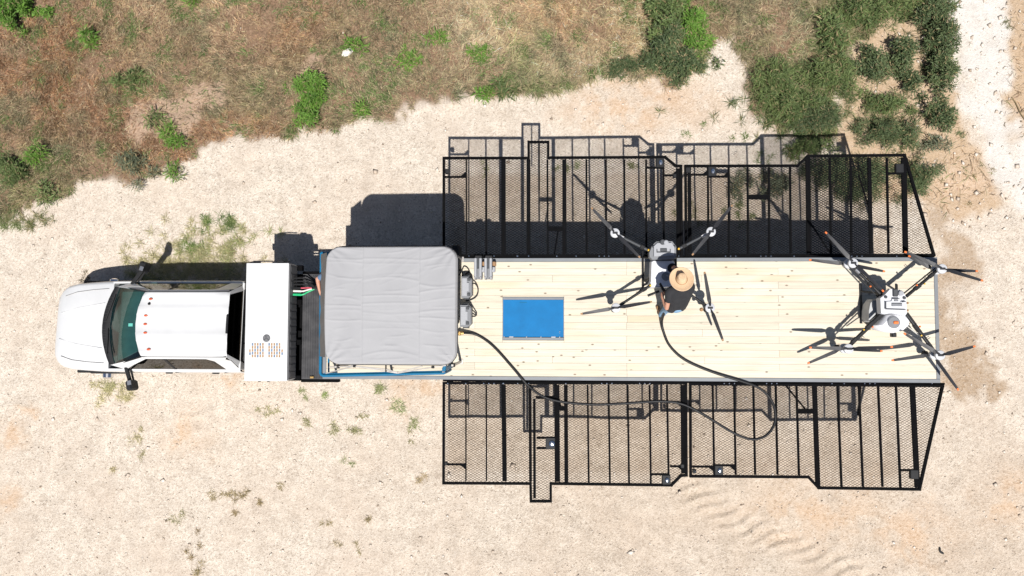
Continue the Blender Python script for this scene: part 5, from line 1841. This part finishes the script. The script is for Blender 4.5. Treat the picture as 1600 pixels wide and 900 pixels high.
def blades(name, x, y, L, W, lean, azim, col, label, cat):
    n = len(x)
    z = height(x, y)
    dx, dy = np.cos(azim), np.sin(azim)
    sx, sy = -dy, dx
    hor, ver = np.sin(lean), np.cos(lean)
    V = np.zeros((n, 5, 3))
    for k, (t, w, droop) in enumerate(((0, 1, 0), (0, -1, 0), (.55, .8, .0), (.55, -.8, 0.), (1, 0, .12))):
        V[:, k, 0] = x + dx * L * t * hor * (1 + .25 * t) + sx * W * w / 2
        V[:, k, 1] = y + dy * L * t * hor * (1 + .25 * t) + sy * W * w / 2
        V[:, k, 2] = z - .01 + L * ver * t * (1 - .25 * t) - droop * L * hor
    V[:, :, 2] = np.maximum(V[:, :, 2], (z - .008)[:, None] + np.array([0, 0, .012, .012, .01]))
    base = np.arange(n)[:, None] * 5
    T = np.concatenate([base + np.array([[0, 1, 3]]), base + np.array([[0, 3, 2]]), base + np.array([[2, 3, 4]])], 0)
    C = np.repeat(col[:, None, :], 5, 1)
    o = tri_mesh(name, V.reshape(-1, 3), T, 'grass', C.reshape(-1, 3))
    tag(o, label, cat, kind='stuff')
    return o


# dry meadow
N0 = 900000
gx = RNG.uniform(-17, 13, N0); gy = RNG.uniform(1.2, 10.3, N0)
zn = zones(gx, gy)
patch = fbm(gx * 1.1, gy * 1.1, 4, 51)
fine = fbm(gx * 4.5, gy * 4.5, 3, 57)
pxx, pyy = to_px(gx, gy)
dens = zn['veg'] * np.clip(.30 + 1.6 * (patch - .32) + 1.6 * (fine - .45), .10, 1) * (1 - .82 * zn['bare'])
dens = np.where((zn['veg'] < .5) & (zn['tan'] > .5), .035 * (patch > .5), dens)
keep = RNG.uniform(0, 1, N0) < dens * .92
gx, gy, pxx, pyy, fine, patch = (a[keep] for a in (gx, gy, pxx, pyy, fine, patch))
n = len(gx)
col = veg_color(pxx, pyy)
gmix = np.clip((fbm(gx * 2.3, gy * 2.3, 3, 63) - .56) * 5, 0, .7)[:, None]
col = col * (1 - gmix) + np.array(GGREY) * gmix
col = col * np.exp(RNG.normal(-.05, .38, (n, 1))) * (1 + RNG.normal(0, .05, (n, 3)))
clump = fbm(gx * 7.5, gy * 7.5, 3, 83)
col = col * np.clip(.25 + 1.5 * clump, .45, 1.5)[:, None]
grn = (fbm(gx * 3.1, gy * 3.1, 4, 97) > .615) & (RNG.uniform(0, 1, n) < .75)
col[grn] = np.array((.13, .19, .06)) * np.exp(RNG.normal(0, .35, (grn.sum(), 1)))
straw = RNG.uniform(0, 1, n) < .14
col[straw] = np.array((.50, .39, .25)) * RNG.uniform(.8, 1.2, (straw.sum(), 1))
flow = fbm(gx * .5, gy * .5, 3, 71) * 9.0
az = flow + RNG.normal(0, .9, n)
blades('dry_grass', gx, gy, RNG.uniform(.06, .22, n) * (.6 + .9 * patch) * np.where(pxx > 700, 1.25, .92), RNG.uniform(.006, .014, n), RNG.uniform(.45, 1.45, n), az, np.clip(col, .01, .8),
       'dry brown and golden grass covering the bank', 'grass')

# thin greenish grass beside the truck and scattered tufts over the gravel
TUFT = [  # px, py, blades, spread x, spread y, length, colour
    (298, 402, 2700, 60, 24, .18, (.44, .40, .22)), (350, 382, 1500, 32, 26, .18, (.34, .36, .16)), (325, 425, 2100, 62, 14, .18, (.46, .41, .25)), (250, 418, 1000, 36, 17, .16, (.42, .38, .2)),
    (355, 348, 320, 7, 10, .18, (.13, .19, .06)), (322, 348, 220, 9, 9, .14, (.14, .21, .06)), (298, 388, 350, 10, 8, .16, (.16, .24, .06)), (240, 440, 500, 25, 8, .16, (.28, .28, .12)),
    (40, 345, 700, 35, 7, .17, (.16, .18, .07)), (15, 350, 300, 18, 6, .17, (.18, .22, .08)),
    (185, 620, 420, 22, 14, .15, (.40, .36, .20)), (178, 606, 260, 20, 8, .15, (.36, .34, .18)), (215, 690, 160, 7, 14, .13, (.36, .32, .19)), (222, 712, 60, 4, 6, .11, (.30, .27, .15)),
    (178, 733, 60, 5, 4, .10, (.34, .29, .15)), (280, 810, 120, 7, 6, .12, (.28, .26, .15)), (355, 775, 190, 20, 6, .12, (.26, .21, .11)), (375, 772, 120, 8, 6, .12, (.24, .19, .10)),
    (300, 860, 110, 8, 9, .12, (.25, .19, .10)), (312, 892, 120, 8, 8, .12, (.25, .2, .1)), (365, 795, 70, 10, 6, .1, (.26, .2, .11)), (310, 835, 40, 5, 5, .1, (.22, .16, .09)),
    (480, 665, 80, 5, 6, .13, (.24, .23, .11)), (520, 668, 130, 10, 7, .13, (.26, .25, .13)), (553, 675, 120, 7, 7, .13, (.25, .24, .12)), (590, 604, 160, 8, 6, .15, (.24, .26, .12)),
    (625, 637, 170, 9, 8, .15, (.27, .30, .15)), (648, 660, 120, 5, 9, .13, (.24, .26, .12)), (472, 612, 90, 8, 5, .12, (.25, .27, .13)), (507, 616, 70, 4, 4, .12, (.22, .27, .10)),
    (545, 723, 70, 7, 5, .13, (.24, .26, .13)), (567, 653, 60, 8, 5, .12, (.28, .26, .14)), (640, 677, 60, 4, 8, .11, (.26, .24, .13)), (405, 790, 70, 4, 7, .12, (.26, .2, .1)),
    (440, 770, 70, 8, 10, .10, (.27, .22, .12)), (510, 820, 80, 12, 8, .10, (.28, .23, .13)), (530, 845, 70, 6, 10, .10, (.27, .22, .13)), (575, 810, 80, 8, 8, .10, (.25, .2, .11)),
    (660, 745, 90, 8, 6, .12, (.33, .26, .15)), (410, 655, 80, 10, 10, .12, (.30, .28, .15)), (415, 640, 90, 8, 6, .12, (.32, .30, .16)), (560, 865, 70, 6, 8, .10, (.26, .22, .12)),
    (760, 265, 90, 8, 6, .12, (.24, .24, .11)), (880, 265, 120, 9, 8, .13, (.22, .23, .10)), (990, 265, 110, 10, 8, .12, (.2, .2, .09)), (905, 262, 60, 5, 5, .12, (.2, .24, .09)),
    (1150, 340, 260, 30, 22, .14, (.17, .19, .08)), (1090, 330, 180, 20, 24, .13, (.22, .21, .10)), (1160, 215, 90, 10, 5, .12, (.15, .2, .06)), (1070, 212, 60, 5, 4, .10, (.16, .22, .07)),
    (1100, 190, 50, 4, 3, .08, (.14, .2, .06)), (1195, 250, 120, 10, 8, .13, (.16, .2, .08)), (135, 437, 90, 7, 6, .12, (.17, .14, .08)), (1320, 250, 240, 30, 10, .14, (.16, .19, .07)),
    (1250, 150, 2300, 50, 30, .24, (.10, .145, .05)), (1230, 180, 1800, 50, 22, .22, (.085, .125, .042)), (1300, 90, 1500, 25, 40, .24, (.082, .125, .04)), (1340, 20, 1800, 45, 20, .22, (.09, .13, .045)),
    (1455, 70, 1500, 18, 50, .2, (.06, .085, .036)), (1380, 190, 1400, 36, 22, .2, (.075, .105, .042)), (1370, 260, 900, 34, 16, .18, (.12, .14, .06)), (1415, 260, 500, 18, 22, .18, (.075, .105, .042)),
    (1360, 100, 500, 16, 22, .18, (.09, .12, .05)), (1405, 105, 700, 16, 30, .18, (.09, .12, .05)), (1330, 290, 800, 34, 20, .18, (.10, .12, .055)), (1055, 60, 1600, 34, 45, .2, (.10, .15, .05)),
    (1050, 110, 600, 30, 12, .16, (.10, .14, .05)), (960, 115, 500, 26, 8, .16, (.12, .15, .06)), (1190, 60, 700, 50, 30, .22, (.30, .27, .14)), (1500, 300, 120, 30, 30, .1, (.3, .24, .13)),
    (155, 598, 120, 14, 5, .12, (.36, .33, .18)), (1500, 205, 60, 8, 6, .12, (.17, .2, .09)), (1585, 40, 60, 8, 6, .12, (.2, .2, .1))]
bx_, by_, bl_, bc_ = [], [], [], []
for px, py, k, sx, sy, ln, c in TUFT:
    nt_ = max(1, k // 30)
    ctr = np.stack([RNG.normal(px, sx * .75, nt_), RNG.normal(py, sy * .75, nt_)], 1)
    w = RNG.integers(0, nt_, k)
    qx = ctr[w, 0] + RNG.normal(0, 1.5, k); qy = ctr[w, 1] + RNG.normal(0, 1.5, k)
    for a, b in zip(qx, qy):
        p = at(a, b, 0); bx_.append(p.x); by_.append(p.y)
    sw = (RNG.uniform(0, 1, k) < (.22 if c[1] > c[0] and k > 400 else 0.0))[:, None]
    bl_.append(RNG.uniform(.5, 1.2, k) * ln); bc_.append(np.where(sw, np.array((.42, .34, .19)), 0) + ~sw * np.array(c) * (1.35 if py > 590 else 1.0) * RNG.uniform(.65, 1.3, (k, 1)))
# single withered stalks over the gravel
k = 2600
sxp = RNG.uniform(0, 1600, k); syp = RNG.uniform(170, 900, k)
mk = fbm(sxp / 140, syp / 140, 3, 91) > .50
mk &= ~((sxp > 700) & (syp < 240) & (sxp < 1100))
sxp, syp = sxp[mk], syp[mk]
for a, b in zip(sxp, syp):
    p = at(a, b, 0); bx_.append(p.x); by_.append(p.y)
bl_.append(RNG.uniform(.02, .075, len(sxp))); bc_.append(np.array((.24, .17, .11)) * RNG.uniform(.5, 1.3, (len(sxp), 1)))
bx_, by_ = np.array(bx_), np.array(by_)
bl_, bc_ = np.concatenate(bl_), np.concatenate(bc_)
nb = len(bx_)
blades('sparse_grass', bx_, by_, bl_, RNG.uniform(.005, .011, nb), RNG.uniform(.5, 1.4, nb), RNG.uniform(0, 6.28, nb), bc_,
       'thin grass tufts and withered stalks scattered over the gravel', 'grass')


def shrub(name, px, py, rx, ry, h, kind, label, ang=0.0):
    """leafy plant: stems and many small leaves in uneven clumps"""
    c = at(px, py, 0); c.z = h1(c.x, c.y) - .01
    rx, ry = rx / 64.5, ry / 64.5
    t = tag(empty(name, c), label, 'plant', 'green plants on the bank and dirt')
    rg = np.random.default_rng(int(px * 7 + py * 13) % 100000)
    area = math.pi * rx * ry
    pal = dict(dark=((.045, .072, .030), (.125, .162, .068)), mid=((.058, .092, .032), (.165, .215, .073)), bright=((.062, .135, .020), (.17, .31, .05)),
               grey=((.09, .11, .065), (.18, .195, .12)))[kind]
    nc = int(max(7, area * 75))
    th = rg.uniform(0, 2 * math.pi, nc); rr = rg.uniform(0, 1, nc) ** .55 * np.where(rg.uniform(0, 1, nc) < .22, 1.35, 1.0)
    lob = 1 + .34 * np.sin(th * 2 + px) + .26 * np.sin(th * 5 + py)
    cx, cy = rr * lob * rx * np.cos(th), rr * lob * ry * np.sin(th)
    ca, sa = math.cos(R_(ang)), math.sin(R_(ang))
    cx, cy = cx * ca - cy * sa, cx * sa + cy * ca
    cz = h * np.clip(1 - .6 * rr ** 2, .12, 1) * rg.uniform(.25, 1.0, nc)
    tone = rg.uniform(0, 1, nc)
    small = name != 'leafy_bush' and rx * 64.5 <= 18
    if small:
        nc = max(5, nc // 2)
        cx, cy, cz, tone, rr = cx[:nc] * 1.15, cy[:nc] * 1.15, cz[:nc], tone[:nc], rr[:nc]
    nl = int(min(20000, max(220, area * (8500 if not small else 4200))))
    w = rg.integers(0, nc, nl)
    sp = .07 + .07 * rg.uniform(0, 1, nl)
    d = rg.normal(0, 1, (nl, 3)); d[:, 2] = np.abs(d[:, 2]) * .7 + .15
    d /= np.linalg.norm(d, axis=1)[:, None]
    P = np.stack([cx[w], cy[w], cz[w]], 1) + d * sp[:, None] * rg.uniform(.3, 1.5, (nl, 1))
    P[:, 2] = np.maximum(P[:, 2], .015)
    ax = d * .45 + rg.normal(0, .8, (nl, 3)); ax[:, 2] = ax[:, 2] * .45 + .15
    ax /= np.linalg.norm(ax, axis=1)[:, None]
    L = rg.uniform(.05, .125, nl) * (1.25 if kind == 'mid' else 1.0) * (1.5 if small else 1.0)
    sd = np.cross(ax, rg.normal(0, .35, (nl, 3)) + np.array([0, 0, 1.0])); sd /= np.linalg.norm(sd, axis=1)[:, None] + 1e-9
    W = L * rg.uniform(.10, .22, nl) * (1.3 if name == 'leafy_bush' else .75)
    V = np.zeros((nl, 4, 3))
    V[:, 0] = P
    V[:, 1] = P + ax * (L * .5)[:, None] + sd * (W / 2)[:, None]
    V[:, 2] = P + ax * L[:, None] + np.array([0, 0, -.012])
    V[:, 3] = P + ax * (L * .5)[:, None] - sd * (W / 2)[:, None]
    b_ = np.arange(nl)[:, None] * 4
    T = np.concatenate([b_ + np.array([[0, 1, 2]]), b_ + np.array([[0, 2, 3]])], 0)
    f_ = np.clip(tone[w] * .7 + rg.uniform(0, .5, nl), 0, 1)[:, None]
    C = (np.array(pal[0]) * (1 - f_) + np.array(pal[1]) * f_) * rg.uniform(.75, 1.25, (nl, 1))
    dry = rg.uniform(0, 1, nl) < (.18 if small else .09)
    C[dry] = np.array((.34, .27, .14)) * rg.uniform(.6, 1.1, (dry.sum(), 1))
    tri_mesh('foliage', V.reshape(-1, 3), T, 'leaf', np.repeat(C[:, None, :], 4, 1).reshape(-1, 3), parent=t)
    sm = MB()
    for i in range(min(nc, 26)):
        b0 = Vector((cx[i] * .25, cy[i] * .25, 0)); e = Vector((cx[i], cy[i], cz[i]))
        sm.tube([b0, (b0 + e) / 2 + Vector((0, 0, .05 * h)), e], [.010, .007, .004], 5)
    ob = sm.build('stem', 'stem', t, (0, 0, 0))
    return t


SHRUBS = [
    ('leafy_bush', 22, 14, 42, 30, .65, 'bright', 'bright green bush in the upper left corner'),
    ('leafy_bush', 490, 136, 24, 18, .45, 'bright', 'bright green rounded bush in the dry grass'),
    ('leafy_bush', 494, 158, 18, 12, .35, 'bright', 'small bright bush touching the rounded bush'),
    ('leafy_bush', 481, 184, 15, 16, .40, 'bright', 'bright green bush at the gravel edge under the rounded bush'),
    ('leafy_bush', 1042, 18, 30, 34, .7, 'mid', 'tall green bush at the top edge beside golden grass'),
    ('leafy_bush', 1078, 48, 22, 32, .6, 'bright', 'brighter green bush right of the tall bush'),
    ('leafy_bush', 1036, 70, 26, 30, .6, 'dark', 'dark green bush below the tall bush'),
    ('leafy_bush', 1058, 103, 34, 22, .5, 'dark', 'dark green bush jutting onto the pale gravel'),
    ('weed', 972, 108, 20, 13, .35, 'dark', 'low dark weed left of the jutting bush'),
    ('weed', 1205, 132, 30, 24, .4, 'mid', 'green weed clump beside the pale gravel hollow'),
    ('weed', 1235, 165, 34, 24, .45, 'mid', 'broad green weed clump above the far right wing'),
    ('weed', 1275, 192, 34, 18, .4, 'dark', 'dark weed clump touching the far right wing shadow'),
    ('weed', 1290, 118, 34, 26, .5, 'mid', 'round grassy green clump above the wing shadow'),
    ('weed', 1298, 62, 16, 32, .5, 'mid', 'narrow upright green clump in pale dry grass'),
    ('weed', 1345, 22, 34, 22, .5, 'mid', 'wide green clump at the top edge left of dirt'),
    ('weed', 1395, 12, 28, 18, .45, 'mid', 'green clump at the top edge next to the dirt'),
    ('leafy_bush', 1452, 20, 20, 26, .6, 'dark', 'topmost dark bush of the row beside the white track'),
    ('leafy_bush', 1462, 66, 21, 26, .6, 'dark', 'second dark bush of the row beside the white track'),
    ('leafy_bush', 1462, 115, 20, 26, .6, 'dark', 'third dark bush of the row beside the white track'),
    ('leafy_bush', 1461, 184, 16, 22, .5, 'dark', 'lone dark bush below the row by the white track'),
    ('weed', 1458, 228, 12, 9, .2, 'grey', 'small grey green weed below the lone dark bush'),
    ('leafy_bush', 1359, 104, 18, 24, .5, 'dark', 'oval dark bush in stony dirt'),
    ('leafy_bush', 1404, 92, 17, 26, .5, 'dark', 'dark bush right of the oval bush in stony dirt'),
    ('leafy_bush', 1417, 130, 13, 18, .4, 'dark', 'small dark bush below and right of the oval bush'),
    ('weed', 1385, 166, 28, 13, .35, 'mid', 'flat green weed clump in the tan dirt'),
    ('weed', 1372, 208, 26, 20, .4, 'dark', 'dark weed clump above the slanted wing end'),
    ('weed', 1418, 215, 12, 14, .35, 'dark', 'small dark weed right of the slanted wing corner'),
    ('weed', 1432, 277, 25, 22, .4, 'dark', 'dark green weed outside the slanted wing end'),
    ('weed', 1345, 282, 34, 26, .35, 'dark', 'dark weed seen through the far right wing near its slanted end'),
    ('weed', 1290, 268, 26, 18, .35, 'dark', 'dark weed seen through the middle of the far right wing'),
    ('weed', 1205, 300, 16, 16, .3, 'grey', 'dull weed seen through the far right wing near its left end'),
    ('weed', 1155, 290, 14, 10, .25, 'grey', 'small dull weed seen through the far right wing corner'),
    ('weed', 1262, 232, 36, 8, .3, 'mid', 'flat green weed in the gap above the far right wing'),
    ('thistle', 217, 266, 17, 17, .45, 'grey', 'grey green thistle at the gravel edge'),
    ('weed', 277, 272, 10, 8, .25, 'bright', 'small bright weed on the gravel right of the thistle'),
    ('weed', 273, 213, 15, 13, .3, 'bright', 'bright weed in rusty grass above the thistle'),
    ('weed', 248, 190, 8, 8, .25, 'mid', 'small green weed in the bare brown patch'),
    ('weed', 148, 62, 14, 10, .3, 'bright', 'bright weed alone in brown grass at upper left'),
    ('weed', 208, 122, 17, 14, .3, 'mid', 'green weed left of the olive grass at upper left'),
    ('weed', 60, 238, 14, 11, .3, 'bright', 'bright weed at lower left of the grassy bank'),
    ('weed', 22, 268, 26, 18, .3, 'mid', 'spreading green weed at the left edge above the gravel'),
    ('weed', 80, 305, 12, 8, .2, 'mid', 'low weed at the left gravel edge'),
    ('weed', 561, 72, 11, 8, .25, 'bright', 'bright weed right of the white rock'),
    ('weed', 643, 98, 10, 12, .25, 'bright', 'bright weed in olive grass right of the white rock'),
    ('weed', 682, 60, 11, 8, .25, 'bright', 'lone bright weed in the middle of the bank'),
    ('weed', 748, 90, 14, 9, .2, 'bright', 'pale bright weed in sandy grass'),
    ('weed', 756, 148, 9, 9, .25, 'bright', 'bright weed at the gravel edge above the step tab'),
    ('weed', 567, 174, 9, 11, .25, 'bright', 'bright weed at the gravel edge below olive grass'),
    ('weed', 790, 140, 12, 9, .25, 'mid', 'green weed at the gravel edge below the green grass patch'),
    ('weed', 305, 4, 10, 7, .25, 'bright', 'bright weed cut by the top edge at upper left'),
]
for s in SHRUBS:
    shrub(*s)

# ------------------------------------------------------------------ loose stones and small finds
k = 21000
sx = RNG.uniform(-14.8, 11.8, k); sy = RNG.uniform(-6.8, 8.6, k)
zs = zones(sx, sy)
kp_ = RNG.uniform(0, 1, k) < np.where(zs['veg'] > .5, np.where(zs['bare'] > .5, .12, .03), .85)
sx, sy = sx[kp_], sy[kp_]
k = len(sx)
size = .007 + .007 * RNG.exponential(1.0, k)
size = np.minimum(size, .05)
rub = RNG.uniform(0, 1, k) < np.where((zones(sx, sy)['white'] > .3) | ((sx > 8.2) & (sy > 2.2)), .16, .006)
size = np.where(rub, RNG.uniform(.022, .07, k), size)
oct_ = np.array([[1, 0, 0], [-1, 0, 0], [0, 1, 0], [0, -1, 0], [0, 0, 1], [0, 0, -1]], float)
tri_ = np.array([[0, 2, 4], [2, 1, 4], [1, 3, 4], [3, 0, 4], [2, 0, 5], [1, 2, 5], [3, 1, 5], [0, 3, 5]])
V = oct_[None] * RNG.uniform(.6, 1.35, (k, 6, 1)) * size[:, None, None] * np.stack([RNG.uniform(.7, 1.3, k), RNG.uniform(.7, 1.3, k), RNG.uniform(.4, .7, k)], 1)[:, None, :]
an = RNG.uniform(0, 6.28, k)
ca, sa = np.cos(an)[:, None], np.sin(an)[:, None]
V = np.stack([V[..., 0] * ca - V[..., 1] * sa, V[..., 0] * sa + V[..., 1] * ca, V[..., 2]], -1)
V += np.stack([sx, sy, height(sx, sy) + size * .15], 1)[:, None, :]
T = (np.arange(k)[:, None, None] * 6 + tri_[None]).reshape(-1, 3)
tone = RNG.uniform(0, 1, (k, 1))
C = np.array((.46, .37, .285)) * (1 - tone) + np.array((.72, .64, .55)) * tone
dk = RNG.uniform(0, 1, k) < .05
C[dk] = np.array((.28, .215, .16)) * RNG.uniform(.7, 1.3, (dk.sum(), 1))
st = tri_mesh('loose_gravel', V.reshape(-1, 3), T, 'stone', np.repeat(C[:, None, :], 6, 1).reshape(-1, 3))
tag(st, 'loose limestone chips strewn over the ground', 'gravel', kind='stuff')

# white rock in the grass
c = at(544, 84, 0); c.z = h1(c.x, c.y)
rk = MB().ball((0, 0, .07), (.15, .085, .085), 14, 9)
rr_ = random.Random(8)
rk.v = [(Matrix.Rotation(R_(28), 3, 'Z') @ (Vector(p) * (1 + rr_.uniform(-.10, .10)))) for p in rk.v]
o = rk.build('rock', 'limestone', None, (0, 0, 0)); o.location = c
tag(o, 'white rock lying in the olive grass', 'rock')
# dark scrap on the gravel
c = at(1471, 861, 0); c.z = h1(c.x, c.y) + .008
o = MB().tube(curve([(-.02, .07, 0), (-.03, .02, .02), (-.01, -.03, .02), (.05, -.06, .005)], 5), [.02] * 8 + [.024] * 8, 6).build('scrap', 'rubber', None, (0, 0, 0))
o.location = c
tag(o, 'small curved dark scrap alone on the gravel at lower right', 'debris')
# dry branch at the right edge
bp_ = [at(x, y, h1(*at(x, y, 0).xy) + .02) for x, y in ((1581, 152), (1588, 163), (1594, 176), (1602, 188))]
o = tag(empty('branch', bp_[0]), 'thin dark dry branch on pale dirt at the right edge', 'branch')
MB().tube(curve(bp_, 5), .012, 6).build('stick', 'stem', o, bp_[0])
b2 = [bp_[2], at(1600, 172, bp_[2].z + .04), at(1606, 168, bp_[2].z + .05)]
MB().tube(curve(b2, 4), .008, 5).build('twig', 'stem', o, bp_[0])
